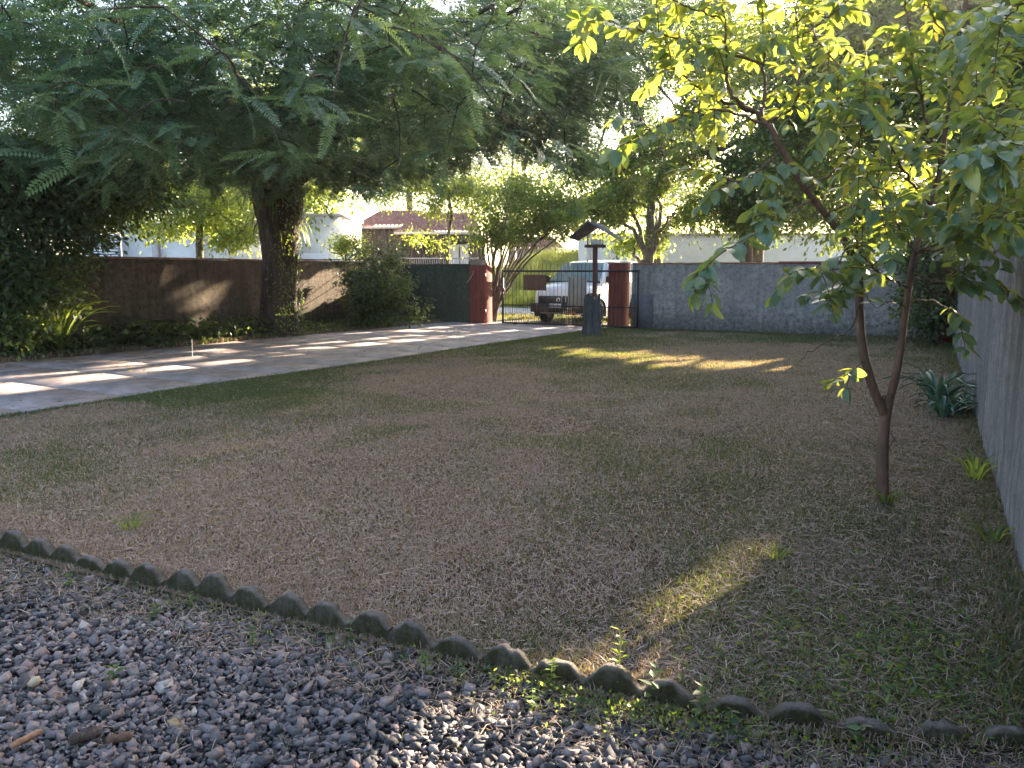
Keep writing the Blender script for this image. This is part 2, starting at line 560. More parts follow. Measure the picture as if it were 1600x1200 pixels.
def lawn_map(U, W):
    y0 = border_y(edge_x(2.5) + (XR - edge_x(2.5)) * U)
    Y = y0 + (YF + 0.1 - y0) * W
    X = edge_x(Y) + (XR + 0.02 - edge_x(Y)) * U
    return X, Y, lawn_z(X, Y)


sheet_map('lawn', lawn_map, 70, 110, M_lawn)


def bed_map(U, W):
    Y = 0.0 + (YF + 0.1) * W
    X0 = XL - 0.02; X1 = edge_x(Y) - 5.35
    X = X0 + (X1 - X0) * U
    return X, Y, 0.012 * np.sin(3 * X) * np.cos(2.2 * Y) + 0.012 + 0.08 * np.clip((X1 - X) / 1.5, 0, 1)


sheet_map('soil_bed', bed_map, 12, 70, M_soil)

# ------------------------------------------------------------------ gravel
M_gravel_bed = rough_mat('gravel_fines', [(0.3, (0.035, 0.033, 0.036)), (0.7, (0.10, 0.09, 0.09))], 30, bscale=90, bstr=0.8)
gravel_root = sheet_map('gravel_yard', lambda U, W: (-9.0 + 12.0 * U, -3.0 + (border_y(-9.0 + 12.0 * U) + 0.01 + 3.0) * W, -0.026 + 0 * U), 80, 40, M_gravel_bed)


def icosa():
    p = (1 + 5 ** 0.5) / 2
    V = norm(np.array([(-1, p, 0), (1, p, 0), (-1, -p, 0), (1, -p, 0), (0, -1, p), (0, 1, p), (0, -1, -p), (0, 1, -p), (p, 0, -1), (p, 0, 1), (-p, 0, -1), (-p, 0, 1)], float))
    F = np.array([(0, 11, 5), (0, 5, 1), (0, 1, 7), (0, 7, 10), (0, 10, 11), (1, 5, 9), (5, 11, 4), (11, 10, 2), (10, 7, 6), (7, 1, 8), (3, 9, 4), (3, 4, 2), (3, 2, 6), (3, 6, 8), (3, 8, 9), (4, 9, 5), (2, 4, 11), (6, 2, 10), (8, 6, 7), (9, 8, 1)])
    return V, F


icoV, icoF = icosa()


def rnd_rot(n, flat=0.0):
    a = R.uniform(0, 2 * np.pi, n); t = R.normal(0, flat, n); t2 = R.normal(0, flat, n)
    ca, sa = np.cos(a), np.sin(a)
    D = np.stack([ca, sa, np.sin(t)], 1)
    hint = norm(np.stack([np.sin(t2) * sa, -np.sin(t2) * ca, np.ones(n)], 1))
    return frames(D, hint)


def stone_template():
    V = icoV * (1 + R.uniform(-0.42, 0.28, (12, 1))) + R.uniform(-0.2, 0.2, (12, 3))
    V[:, 0] *= R.uniform(1.0, 1.5); V[:, 1] *= R.uniform(0.75, 1.05); V[:, 2] *= R.uniform(0.45, 0.75)
    return V


def chip_template():
    V = np.array([(x, y, z) for x in (-1, 1) for y in (-1, 1) for z in (-1, 1)], float) * .78
    V = V * (1 + R.uniform(-.42, .30, (8, 1))) + R.uniform(-.22, .22, (8, 3))
    V *= np.array([R.uniform(1.0, 1.6), R.uniform(.7, 1.1), R.uniform(.4, .8)])
    F = np.array([(0, 1, 3), (0, 3, 2), (4, 6, 7), (4, 7, 5), (0, 4, 5), (0, 5, 1), (2, 3, 7), (2, 7, 6), (0, 2, 6), (0, 6, 4), (1, 5, 7), (1, 7, 3)])
    return V, F


templates = [(stone_template(), icoF) for _ in range(4)] + [chip_template() for _ in range(14)]
# stone positions, denser where the camera is near
N = 38000
sx_ = R.uniform(-5.2, 1.0, N * 3); sy_ = R.uniform(0.9, 2.75, N * 3)
ok = (sy_ < border_y(sx_) - 0.02)
dist = np.hypot(sx_, sy_)
ok &= R.random(N * 3) < np.clip(1.5 - 0.22 * dist, 0.35, 1)
# only where the lens can see, plus a margin
vv = np.stack([sx_, sy_, 0 * sx_], 1) - EYE
zz = vv @ FW; uu = (vv @ RT) / zz
ok &= (zz > 0) & (np.abs(uu) < 0.78)
# thinner at the foot of the edging, where weeds and litter lie
db = border_y(sx_) - sy_
ok &= R.random(N * 3) < np.clip(0.35 + db * 1.6, 0, 1)
idx = np.where(ok)[0][:N]
SP = np.stack([sx_[idx], sy_[idx], np.zeros(len(idx))], 1)
size = np.clip(R.lognormal(math.log(0.0086), 0.48, len(idx)), 0.0035, 0.024)
SP[:, 2] = size * R.uniform(0.1, 0.9, len(idx)) + 0.010 * np.sin(9 * SP[:, 0]) * np.sin(8 * SP[:, 1]) - 0.012 - 0.010 * np.exp(-(border_y(SP[:, 0]) - SP[:, 1]) / 0.2)
order = np.argsort(-size / np.linalg.norm(SP - EYE, axis=1))
big, rest = order[:300], order[300:]
rnd = np.clip(R.beta(1.25, 1.35, len(idx)) + 0.12 * np.sin(2.0 * SP[:, 0] + 1) - 0.05, 0, 1)
g = Geo()
grp = R.integers(0, len(templates), len(idx))
for k, (T, TF) in enumerate(templates):
    q = rest[grp[rest] == k]
    scatter(T, TF, SP[q], rnd_rot(len(q), 0.5), size[q], g, 0, rnd[q])
g.build('gravel', M_stone, gravel_root, False, 'stuff')
stone_meshes = []
for T, TF in templates:
    for a in (0.1, 0.35, 0.55, 0.8):
        stone_meshes.append(Geo().add(T, TF, 0, a).mesh('stone', M_stone))
rot = rnd_rot(300, 0.4)
for n_, q in enumerate(big):
    M4 = Matrix.Identity(4)
    for r_ in range(3):
        for c_ in range(3):
            M4[r_][c_] = rot[n_][r_, c_] * float(size[q])
        M4[r_][3] = float(SP[q][r_])
    link('stone', stone_meshes[R.integers(0, len(stone_meshes))], gravel_root, None, M4)

# ------------------------------------------------------------------ driveway of cast slabs
m, nt, bs = new_mat('stamped_slab')
oi = nd(nt, 'ShaderNodeObjectInfo')
base = ramp(nt, oi.outputs['Random'], [(0.0, (0.42, 0.335, 0.325)), (0.5, (0.44, 0.35, 0.34)), (1.0, (0.465, 0.375, 0.36))])
n1 = noise(nt, 2.3, 6, 0.7); n2 = noise(nt, 40, 5, 0.7)
c = mix(nt, ramp(nt, n1, [(0.42, (0, 0, 0)), (0.62, (0.85,) * 3)]), base, (0.19, 0.16, 0.155))
c = mix(nt, ramp(nt, noise(nt, 0.6, 5, .7, scl=(1, .35, 1)), [(0.48, (0, 0, 0)), (0.62, (0.5,) * 3)]), c, (0.14, 0.12, 0.11))
c = mix(nt, 0.6, c, ramp(nt, n2, [(0.3, (0.6,) * 3), (0.7, (1.1,) * 3)]), 'MULTIPLY')
br = nd(nt, 'ShaderNodeTexBrick')
br.inputs['Scale'].default_value = 1.0
br.inputs['Mortar Size'].default_value = 0.006
br.inputs['Mortar Smooth'].default_value = 0.6
br.inputs['Brick Width'].default_value = 0.34
br.inputs['Row Height'].default_value = 0.21
br.inputs['Color1'].default_value = (1, 1, 1, 1); br.inputs['Color2'].default_value = (0.85, 0.85, 0.85, 1); br.inputs['Mortar'].default_value = (0.45, 0.42, 0.42, 1)
tc = nd(nt, 'ShaderNodeTexCoord')
nt.links.new(tc.outputs['Object'], br.inputs['Vector'])
c = mix(nt, ramp(nt, noise(nt, 1.3, 3), [(0.45, (0.1,) * 3), (0.6, (0.75,) * 3)]), c, mix(nt, 1.0, c, br.outputs[0], 'MULTIPLY'))
nt.links.new(c, bs.inputs['Base Color'])
bs.inputs['Roughness'].default_value = 0.62
bs.inputs['Specular IOR Level'].default_value = 0.45
bump(nt, bs, n2, 0.35, 0.01)
M_slab = m
M_joint = rough_mat('joint_dirt', [(0.3, (0.06, 0.055, 0.045)), (0.7, (0.11, 0.10, 0.08))], 20, bscale=60)


def drive_map(U, W):
    Y = -4.0 + (YF + 0.6 + 4.0) * W
    X1 = edge_x(Y) + 0.01
    return X1 - 5.42 + 5.42 * U, Y, 0 * Y + 0.006


drive = sheet_map('driveway', drive_map, 4, 30, M_joint)
row = 1.25; ncol = 4
slab_m = []
for v in range(5):
    G = Geo()
    w, l, t = 5.30 / ncol - 0.014, row - 0.014, 0.022
    c_ = 0.006
    V = [(0, 0, 0), (w, 0, 0), (w, l, 0), (0, l, 0), (0, 0, t - c_), (w, 0, t - c_), (w, l, t - c_), (0, l, t - c_), (c_, c_, t), (w - c_, c_, t), (w - c_, l - c_, t), (c_, l - c_, t)]
    G.add(V, [(0, 1, 5, 4), (1, 2, 6, 5), (2, 3, 7, 6), (3, 0, 4, 7), (4, 5, 9, 8), (5, 6, 10, 9), (6, 7, 11, 10), (7, 4, 8, 11), (8, 9, 10, 11)])
    slab_m.append(G.mesh('slab', M_slab))
for r_ in range(0, 19):
    y = -2.4 + r_ * row
    for c_ in range(ncol):
        x = edge_x(y) - 5.34 + c_ * 5.30 / ncol
        o = link('slab', slab_m[(r_ + c_) % 5], drive)
        o.location = (x, y, 0.008 + R.uniform(-0.002, 0.003))
        o.rotation_euler = (R.uniform(-1, 1) * 0.001, R.uniform(-1, 1) * 0.001, -0.0565)
# apron past the gate line
sheet('gate_apron', -13.6, -7.7, YF + 0.62, 26.35, 8, 6, lambda x, y: 0 * x - 0.008, M_joint)

# ------------------------------------------------------------------ grass
P0 = []
NB = 1050000
bx = R.uniform(-9.3, XR, NB); by = 2.4 + 18.3 * R.random(NB) ** 1.9
ok = (bx > edge_x(by) - 0.03 - 0.05 * R.random(NB)) & (by > border_y(bx) - 0.02)
vv = np.stack([bx, by, 0 * bx], 1) - EYE
zz = vv @ FW; uu = (vv @ RT) / zz
ok &= (zz > 0) & (np.abs(uu) < 0.74)
ok &= R.random(NB) < 0.92
bx, by = bx[ok], by[ok]


def vnoise(x, y, s, seed=0):
    rg = np.random.default_rng(seed)
    out = np.zeros_like(x)
    for k in range(7):
        a = rg.uniform(0, 2 * np.pi); f = s * rg.uniform(0.6, 1.7); ph = rg.uniform(0, 6.28)
        out += np.sin(f * (x * np.cos(a) + y * np.sin(a)) + ph + 0.8 * np.sin(0.7 * f * (y * np.cos(a) - x * np.sin(a)) + ph))
    return out / 7


patch = vnoise(bx, by, 1.1, 3) + 0.6 * vnoise(bx, by, 4.0, 4)
greenish = (1.15 * patch - .15 + 1.4 * np.exp(-((bx - edge_x(by)) / 1.5)) * (by > 6) + 0.5 * np.clip((by - 15) / 4, 0, 1)
            + 0.55 * np.exp(-(((bx + 0.0) / 0.9) ** 2 + ((by - 3.2) / 0.9) ** 2)) + 0.35 * (bx < -4.5) * (by < 8)
            + 0.45 * np.exp(-((XR - bx) / 0.4)))
bare = vnoise(bx, by, 2.2, 9) + 0.5 * vnoise(bx, by, 9.0, 10)
keep = R.random(len(bx)) < 1.0 - 0.45 * np.clip((bare - .05) / .5, 0, 1)
bx, by, greenish, bare = bx[keep], by[keep], greenish[keep], bare[keep]
n = len(bx)
dd = np.hypot(bx, by)
isg = R.random(n) < np.clip(0.10 + 0.55 * greenish, 0.03, 0.85)
rn = np.where(isg, R.uniform(0, 0.26, n), 0.36 + 0.64 * R.beta(1.7, 2.6, n))
L = np.where(isg, R.uniform(0.02, 0.042, n), R.uniform(0.014, 0.036, n)) * (1 + 0.045 * dd)
W_ = R.uniform(0.0012, 0.0026, n) * (1 + 0.16 * dd)
az = R.uniform(0, 2 * np.pi, n)
lean = np.where(isg, R.uniform(0.2, 1.1, n), R.uniform(0.5, 1.5, n))
D = np.stack([np.cos(az) * np.sin(lean), np.sin(az) * np.sin(lean), np.cos(lean)], 1)
side = np.stack([-np.sin(az), np.cos(az), 0 * az], 1)
tw = R.uniform(-1, 1, n)[:, None]
side = norm(side + tw * np.cross(D, side))
B = np.stack([bx, by, lawn_z(bx, by) + R.uniform(0, 0.008, n) * (lean > 1.0)], 1)
V = np.stack([B - side * W_[:, None], B + side * W_[:, None], B + D * L[:, None]], 1).reshape(-1, 3)
F = np.arange(3 * n).reshape(-1, 3)
gg = Geo().add(V, F, 0, np.repeat(rn, 3))


def strips(n, X, Y, Zb, lmin, lmax, w, geo, rmin, rmax, up=0.25):
    """loose clippings lying on the ground, each a bent two-piece strip"""
    az = R.uniform(0, 2 * np.pi, n)
    L = R.uniform(lmin, lmax, n) * (1 + 0.04 * np.hypot(X, Y))
    el = R.normal(0, up, n)
    D1 = np.stack([np.cos(az) * np.cos(el), np.sin(az) * np.cos(el), np.abs(np.sin(el))], 1)
    az2 = az + R.normal(0, 0.5, n)
    D2 = np.stack([np.cos(az2), np.sin(az2), -0.3 * np.abs(np.sin(el))], 1)
    s_ = np.stack([-np.sin(az), np.cos(az), R.uniform(-.6, .6, n)], 1) * (w * (1 + 0.12 * np.hypot(X, Y)))[:, None]
    b = np.stack([X, Y, Zb], 1)
    mdl = b + D1 * L[:, None] * 0.5
    e = mdl + D2 * L[:, None] * 0.5
    V = np.stack([b - s_, b + s_, mdl - s_, mdl + s_, e], 1).reshape(-1, 3)
    o = (np.arange(n) * 5)[:, None]
    geo.add(V, np.concatenate([np.stack([o[:, 0], o[:, 0] + 1, o[:, 0] + 3], 1), np.stack([o[:, 0], o[:, 0] + 3, o[:, 0] + 2], 1), np.stack([o[:, 0] + 2, o[:, 0] + 3, o[:, 0] + 4], 1)]),
            0, np.repeat(R.uniform(rmin, rmax, n), 5))


ns = 45000
x_ = R.uniform(-8.8, XR, ns); y_ = 2.45 + 13 * R.random(ns) ** 1.8
k_ = (x_ > edge_x(y_) + 0.05) & (y_ > border_y(x_) + 0.03)
x_, y_ = x_[k_], y_[k_]
strips(len(x_), x_, y_, lawn_z(x_, y_) + R.uniform(0.004, 0.018, len(x_)), 0.025, 0.085, R.uniform(0.0008, 0.0016, len(x_)), gg, 0.4, 1.0)
# deeper litter of clippings in the right-hand corner
x_ = R.uniform(-0.9, XR, 14000); y_ = R.uniform(2.5, 9, 14000)
k_ = y_ > border_y(x_)
x_, y_ = x_[k_], y_[k_]
strips(len(x_), x_, y_, lawn_z(x_, y_) + R.uniform(0.006, 0.03, len(x_)), 0.03, 0.11, R.uniform(0.0007, 0.0014, len(x_)), gg, 0.05, 0.9)
tag(gg.build('grass', M_grass), 'closely mown grass and dry clippings covering the lawn', 'grass', kind='stuff')

# straw litter on the gravel, mostly beside the edging
gl = Geo()
x_ = R.uniform(-5, 0.9, 9000); y_ = border_y(x_) - 0.03 - 0.36 * R.random(9000) ** 1.3 - 0.9 * (R.random(9000) < 0.16) * R.random(9000)
strips(len(x_), x_, y_, R.uniform(-0.018, 0.012, len(x_)), 0.02, 0.09, R.uniform(0.0007, 0.0015, len(x_)), gl, 0.15, 0.9, 0.35)
tag(gl.build('straw_litter', M_grass), 'dry straw and dead grass littering the gravel beside the edging', 'straw', kind='stuff')

# grass edging over the driveway joint and at the foot of the walls
gt = Geo()


def tufts(n, X, Y, Zb, hmin, hmax, w, geo, rlo, rhi, lean=0.5):
    az = R.uniform(0, 2 * np.pi, n); le = np.abs(R.normal(0, lean, n))
    H = R.uniform(hmin, hmax, n)
    D = np.stack([np.cos(az) * np.sin(le), np.sin(az) * np.sin(le), np.cos(le)], 1)
    D2 = norm(D + np.stack([np.cos(az), np.sin(az), -0.5 + 0 * az], 1) * 0.7)
    s_ = np.stack([-np.sin(az + R.uniform(-1, 1, n)), np.cos(az), 0 * az], 1) * (w * np.ones(n))[:, None]
    b = np.stack([X, Y, Zb], 1)
    mdl = b + D * H[:, None] * 0.6; e = mdl + D2 * H[:, None] * 0.45
    V = np.stack([b - s_ * .7, b + s_ * .7, mdl - s_, mdl + s_, e], 1).reshape(-1, 3)
    o = np.arange(n) * 5
    geo.add(V, np.concatenate([np.stack([o, o + 1, o + 3], 1), np.stack([o, o + 3, o + 2], 1), np.stack([o + 2, o + 3, o + 4], 1)]), 0, np.repeat(R.uniform(rlo, rhi, n), 5))


y_ = 4.5 + 16 * R.random(9000); x_ = edge_x(y_) + R.normal(0.04, 0.05, 9000)
tufts(9000, x_, y_, 0 * x_, 0.02, 0.06, 0.004, gt, 0.0, 0.3, 0.8)
x_ = R.uniform(-7.4, XR, 9000); y_ = YF - np.abs(R.normal(0.02, 0.12, 9000))
tufts(9000, x_, y_, 0 * x_, 0.03, 0.10, 0.006, gt, 0.0, 0.5)
y_ = 3 + 17 * R.random(9000) ** 1.4; x_ = XR - np.abs(R.normal(0.02, 0.10, 9000))
tufts(9000, x_, y_, 0 * x_, 0.03, 0.10, 0.003, gt, 0.0, 0.5)
x_ = R.uniform(-4.6, 0.4, 5000); y_ = border_y(x_) + R.normal(0.0, 0.08, 5000)
k_ = R.random(5000) < .35 + .5 * (x_ > -1.4); x_, y_ = x_[k_], y_[k_]
tufts(len(x_), x_, y_, 0 * x_, 0.02, 0.07, 0.0015, gt, 0.0, 0.8)
# ragged strip of the planting bed along the far driveway edge
y_ = 6 + 14.6 * R.random(9000); x_ = edge_x(y_) - 5.38 - np.abs(R.normal(0, 0.22, 9000))
tufts(9000, x_, y_, 0 * x_ + .02, 0.04, 0.16, 0.006, gt, 0.05, 0.9)
tag(gt.build('grass_fringe', M_grass), 'ragged grass fringe along the driveway, walls and edging', 'grass', kind='stuff')

# ------------------------------------------------------------------ walls
def roughen(me, amp):
    n = len(me.vertices)
    c = np.empty(n * 3, np.float32); me.vertices.foreach_get('co', c)
    c += R.normal(0, amp, n * 3); me.vertices.foreach_set('co', c); me.update()


def wall_geo(L_, H_, T_, dx=0.5, wob=0.006):
    """a wall along local x, its yard face at y=0 and its body behind"""
    nx = max(2, int(L_ / dx)); nz = max(2, int(H_ / 0.3))
    g_ = Geo()
    for y, s_ in ((0, 1), (T_, -1)):
        X, Zz = np.meshgrid(np.linspace(0, L_, nx + 1), np.linspace(-0.1, H_, nz + 1))
        Yy = np.full_like(X, y) + (R.normal(0, wob, X.shape) if wob else 0)
        V = np.stack([X, Yy, Zz], -1).reshape(-1, 3)
        i, j = np.meshgrid(np.arange(nz), np.arange(nx), indexing='ij')
        b = (i * (nx + 1) + j).ravel()
        F = np.stack([b, b + 1, b + nx + 2, b + nx + 1], 1)
        g_.add(V, F if s_ > 0 else F[:, ::-1])
    g_.add([(0, 0, H_), (L_, 0, H_), (L_, T_, H_), (0, T_, H_)], [(0, 1, 2, 3)])
    g_.add([(0, 0, -.1), (0, 0, H_), (0, T_, H_), (0, T_, -.1)], [(0, 1, 2, 3)])
    g_.add([(L_, 0, -.1), (L_, T_, -.1), (L_, T_, H_), (L_, 0, H_)], [(0, 1, 2, 3)])
    return g_


def coping(L_, H_, T_, mat, parent, piece=0.9, th=0.05, over=0.02, x0=0.0, jit=0.006):
    n_ = max(1, int(round(L_ / piece))); l = L_ / n_
    for k in range(n_):
        G = Geo().box((0.004, -over, 0), (l - 0.004, T_ + over, th))
        o = G.build('coping', mat, parent)
        o.location = (x0 + k * l, 0, H_ + 0.002)
        o.rotation_euler = (R.uniform(-1, 1) * 0.01, R.uniform(-1, 1) * jit, 0)


WF = empty('front_wall', (-7.35, YF, 0), 'long grey cement-rendered front wall with reddish coping, right of the gate', 'wall')
wall_geo(XR + 0.2 + 7.35, 1.80, 0.16).build('render', M_wall_front, WF, True)
coping(3.9, 1.80, 0.16, M_coping_clay, WF, 0.28, 0.05, jit=0.02)
coping(XR + 0.2 + 7.35 - 3.9, 1.80, 0.16, M_coping, WF, 1.3, 0.065, x0=3.9)
# lower band of darker grey blocks behind the parked gate
o = Geo().box((0, -0.03, 0), (0.62, 0, 0.98)).build('plinth', rough_mat('dark_grey_block', [(0.3, (0.09, 0.09, 0.10)), (0.7, (0.16, 0.16, 0.18))], 6), WF)

WR = empty('right_wall', (XR, YF - 0.02, 0), 'grey rendered side wall with pale vertical streaks, running to the right edge', 'wall', rz=-math.pi / 2)
wall_geo(YF + 3.0, 1.79, 0.16).build('render', M_wall_right, WR, True)
coping(YF + 3.0, 1.79, 0.16, M_coping_pink, WR, 1.2, 0.045)

WL = empty('left_wall', (XL, -3, 0), 'mossy brown side wall in the shade behind the big tree', 'wall', rz=math.pi / 2)
wall_geo(YF + 3.2, 1.88, 0.16).build('render', M_wall_left, WL, True)
coping(YF + 3.2, 1.88, 0.16, M_coping_pink, WL, 1.2, 0.045)
GW = empty('green_wall', (XL + 0.003, YF, 0), 'dark green painted front wall beside the left gate pillar', 'wall')
wall_geo(2.57, 1.82, 0.16).build('render', M_wall_green, GW, True)
coping(2.57, 1.82, 0.16, rough_mat('dull_coping', [(0.3, (0.06, 0.07, 0.05)), (0.7, (0.15, 0.12, 0.10))], 6), GW, 1.2, 0.035)


def pillar(x0, x1, y0, y1, h, label):
    w_, d_ = x1 - x0, y1 - y0
    e_ = empty('gate_pillar', ((x0 + x1) / 2, (y0 + y1) / 2, 0), label, 'pillar', 'red pillars either side of the gate')
    g_ = Geo(); b_ = 0.012
    ring = lambda z, s_: np.array([(-w_ / 2 + b_, -d_ / 2, z), (w_ / 2 - b_, -d_ / 2, z), (w_ / 2, -d_ / 2 + b_, z), (w_ / 2, d_ / 2 - b_, z), (w_ / 2 - b_, d_ / 2, z), (-w_ / 2 + b_, d_ / 2, z), (-w_ / 2, d_ / 2 - b_, z), (-w_ / 2, -d_ / 2 + b_, z)]) * np.array([s_, s_, 1])
    V = np.concatenate([ring(-0.1, 1), ring(0.02, 1.02), ring(0.5, 1.0), ring(1.1, 1.005), ring(h - .02, 1.0), ring(h, 0.97)])
    F = [(k * 8 + j, k * 8 + (j + 1) % 8, (k + 1) * 8 + (j + 1) % 8, (k + 1) * 8 + j) for k in range(5) for j in range(8)]
    g_.add(V, F); g_.add(ring(h, 0.97), [tuple(range(8))])
    g_.build('shaft', M_red, e_)
    return e_


PL = pillar(-12.62, -12.08, YF - 0.06, YF + 0.42, 1.80, 'red plastered gate pillar at the end of the green wall, pale block on top')
G = Geo().box((-0.27, -0.18, 1.802), (0.12, 0.14, 1.94)); G.box((-0.30, -0.21, 1.942), (0.15, 0.17, 1.965))
G.build('pale_block', rough_mat('pale_cement', [(0.3, (0.30, 0.27, 0.23)), (0.7, (0.45, 0.40, 0.34))], 10), PL)
G = Geo().tube([(-0.34, -0.27, 1.28), (-0.17, -0.26, 1.48), (-0.10, -0.255, 1.62)], 0.010, 6)
G.build('bent_rod', flat_mat('pale_rod', (0.45, 0.38, 0.30)), PL)
G = Geo()
for z in (0.35, 1.45):
    G.box((0.25, -0.27, z), (0.31, -0.21, z + 0.10))
G.build('hinge_bracket', M_rust, PL)
PR = pillar(-8.05, -7.55, YF - 0.02, YF + 0.38, 1.82, 'red plastered gate pillar at the start of the grey wall')
Geo().box((-0.26, -0.22, 1.822), (0.26, 0.22, 1.87)).build('cap', M_coping_clay, PR)

# ------------------------------------------------------------------ sliding gate
gx0, gx1, gy = -11.38, -7.15, YF - 0.12
GT = empty('sliding_gate', (gx0, gy, 0), 'dark iron bar sliding gate, partly open, with a brown board wired on', 'gate')
Wg = gx1 - gx0
zb0 = 0.05


def part_box(name, lo, hi, mat, par):
    return Geo().box(lo, hi).build(name, mat, par)


part_box('bottom_rail', (0, -0.02, zb0), (Wg, 0.02, zb0 + 0.05), M_iron, GT)
part_box('middle_rail', (0, -0.015, 0.60), (Wg, 0.015, 0.63), M_iron, GT)
part_box('top_rail', (0, -0.02, 1.60), (Wg, 0.02, 1.65), M_iron, GT)
part_box('end_post', (-0.045, -0.02, zb0), (0, 0.02, 1.66), M_iron, GT)
part_box('end_post', (Wg, -0.02, zb0), (Wg + 0.045, 0.02, 1.66), M_iron, GT)
bar_m = Geo().tube([(0, 0, 0.1), (0, 0, 1.80)], [0.007, 0.007], 6)
bar_m.tube([(0, 0, 1.80), (0, 0, 1.86)], [0.008, 0.001], 6)
bar_me = bar_m.mesh('bar', M_iron)
short_me = Geo().tube([(0, 0, 0.1), (0, 0, 0.60)], 0.006, 6).mesh('bar', M_rust)
nb = 34
for k in range(nb):
    x = (k + 0.5) * Wg / nb
    o = link('bar', bar_me, GT); o.location = (x, 0, 0)
    if k < nb - 1:
        o = link('bar', short_me, GT); o.location = (x + Wg / nb / 2, 0, 0)
for k in (0.4, Wg - 0.4):
    w_ = Geo().lathe([(0.0, -0.015), (0.05, -0.015), (0.055, -0.005), (0.05, 0.0), (0.055, 0.005), (0.05, 0.015), (0.0, 0.015)], 16, axis='y').build('wheel', M_iron, GT)
    w_.location = (k, 0, 0.055)
M_sheet = flat_mat('brown_sheet_metal', (0.13, 0.062, 0.04), 0.6, var=0.25)
G = Geo()
pr_ = []
npn = 9
for k in range(npn * 4 + 1):
    ph = (k % 4)
    pr_.append((0.74 * k / (npn * 4), (-0.03, -0.03, -0.022, -0.022)[ph]))
V = [(x, y, z) for x, y in pr_ for z in (1.06, 1.52)] + [(x, y + 0.006, z) for x, y in pr_ for z in (1.06, 1.52)]
n2 = len(pr_) * 2
F = [(2 * k, 2 * k + 2, 2 * k + 3, 2 * k + 1) for k in range(len(pr_) - 1)] + [(n2 + 2 * k + 1, n2 + 2 * k + 3, n2 + 2 * k + 2, n2 + 2 * k) for k in range(len(pr_) - 1)]
o = G.add(V, F).build('brown_panel', M_sheet, GT); o.location = (0.70, 0, 0)
M_pale = rough_mat('pale_board', [(0.3, (0.33, 0.29, 0.27)), (0.7, (0.46, 0.40, 0.37))], 4, bstr=0.1)
o = Geo().box((0, 0.02, 0.60), (0.58, 0.035, 1.46)).build('pale_panel', M_pale, GT); o.location = (2.12, 0, 0)
o = Geo().box((0, -0.03, 0.9), (0.05, -0.012, 1.02)).build('latch', M_rust, GT); o.location = (0.0, 0, 0.1)
tag(Geo().box((gx0 - 1.2, gy - 0.03, 0.012), (gx1 + 1.4, gy + 0.03, 0.034)).build('gate_track', M_rust), 'rusty floor track under the sliding gate', 'track')

# ------------------------------------------------------------------ scalloped edging
def edging_mesh(humps, seed):
    rg = np.random.default_rng(seed)
    n_ = humps * 20
    Lg = humps * 0.2225
    xs_ = np.linspace(0, Lg, n_ + 1)
    ph = xs_ / 0.2225
    top = 0.050 + 0.066 * (0.5 - 0.5 * np.cos(2 * np.pi * (ph + 0.04 * np.sin(2 * np.pi * ph)))) ** 0.62 + np.convolve(rg.normal(0, 0.0045, n_ + 3), [.3, .4, .3], 'valid')
    top *= 1 + 0.10 * np.sin(ph * 2.1 + seed * 1.7)
    for _h in range(humps):
        top[_h * 20:_h * 20 + 21] *= 1 + rg.uniform(-.13, .10)
        if rg.random() < .4:
            q_ = _h * 20 + rg.integers(3, 15); top[q_:q_ + 3] -= rg.uniform(.004, .012)
    low = np.full(n_ + 1, -0.08)
    T_ = 0.052
    G = Geo()
    c_ = 0.012
    cols = [(0, low), (0, top - c_), (c_, top), (T_ - c_, top), (T_, top - c_), (T_, low)]
    V = []
    for y, z in cols:
        V.append(np.stack([xs_, y + np.convolve(rg.normal(0, 0.005, n_ + 3), [.3, .4, .3], 'valid'), z + rg.normal(0, .0012, n_ + 1)], 1))
    V = np.concatenate(V)
    m_ = n_ + 1
    F = [(a * m_ + k, a * m_ + k + 1, (a + 1) * m_ + k + 1, (a + 1) * m_ + k) for a in range(5) for k in range(n_)]
    G.add(V, F)
    G.add(V[[a * m_ for a in range(6)]], [(0, 1, 2, 3, 4, 5)])
    G.add(V[[a * m_ + n_ for a in range(6)]], [(5, 4, 3, 2, 1, 0)])
    return G


m, nt, bs = new_mat('mossy_concrete')
geo_ = nd(nt, 'ShaderNodeNewGeometry')
sx2 = nd(nt, 'ShaderNodeSeparateXYZ'); nt.links.new(geo_.outputs['Normal'], sx2.inputs[0])
n1 = noise(nt, 34, 8, 0.85); n2 = noise(nt, 160, 6, 0.85)
cc = ramp(nt, n1, [(0.35, (0.20, 0.17, 0.155)), (0.6, (0.42, 0.365, 0.335))])
mm = nd(nt, 'ShaderNodeMath', operation='MULTIPLY_ADD', use_clamp=True)
mm.inputs[1].default_value = -1.6; mm.inputs[2].default_value = 1.5
nt.links.new(sx2.outputs[2], mm.inputs[0])
mn = nd(nt, 'ShaderNodeMath', operation='MULTIPLY', use_clamp=True)
nt.links.new(mm.outputs[0], mn.inputs[0])
nt.links.new(ramp(nt, noise(nt, 9, 5, 0.7), [(0.3, (0.7,) * 3), (0.5, (1,) * 3)]), mn.inputs[1])
cc = mix(nt, mn.outputs[0], cc, ramp(nt, n1, [(0.3, (0.045, 0.042, 0.020)), (0.7, (0.15, 0.135, 0.062))]))
nt.links.new(cc, bs.inputs['Base Color']); bs.inputs['Roughness'].default_value = 0.95; bs.inputs['Specular IOR Level'].default_value = 0.15
hs_ = nd(nt, 'ShaderNodeMath', operation='ADD'); nt.links.new(n2, hs_.inputs[0]); nt.links.new(n1, hs_.inputs[1])
bump(nt, bs, hs_.outputs[0], 1.0, 0.045)
M_moss = m
x = -5.12
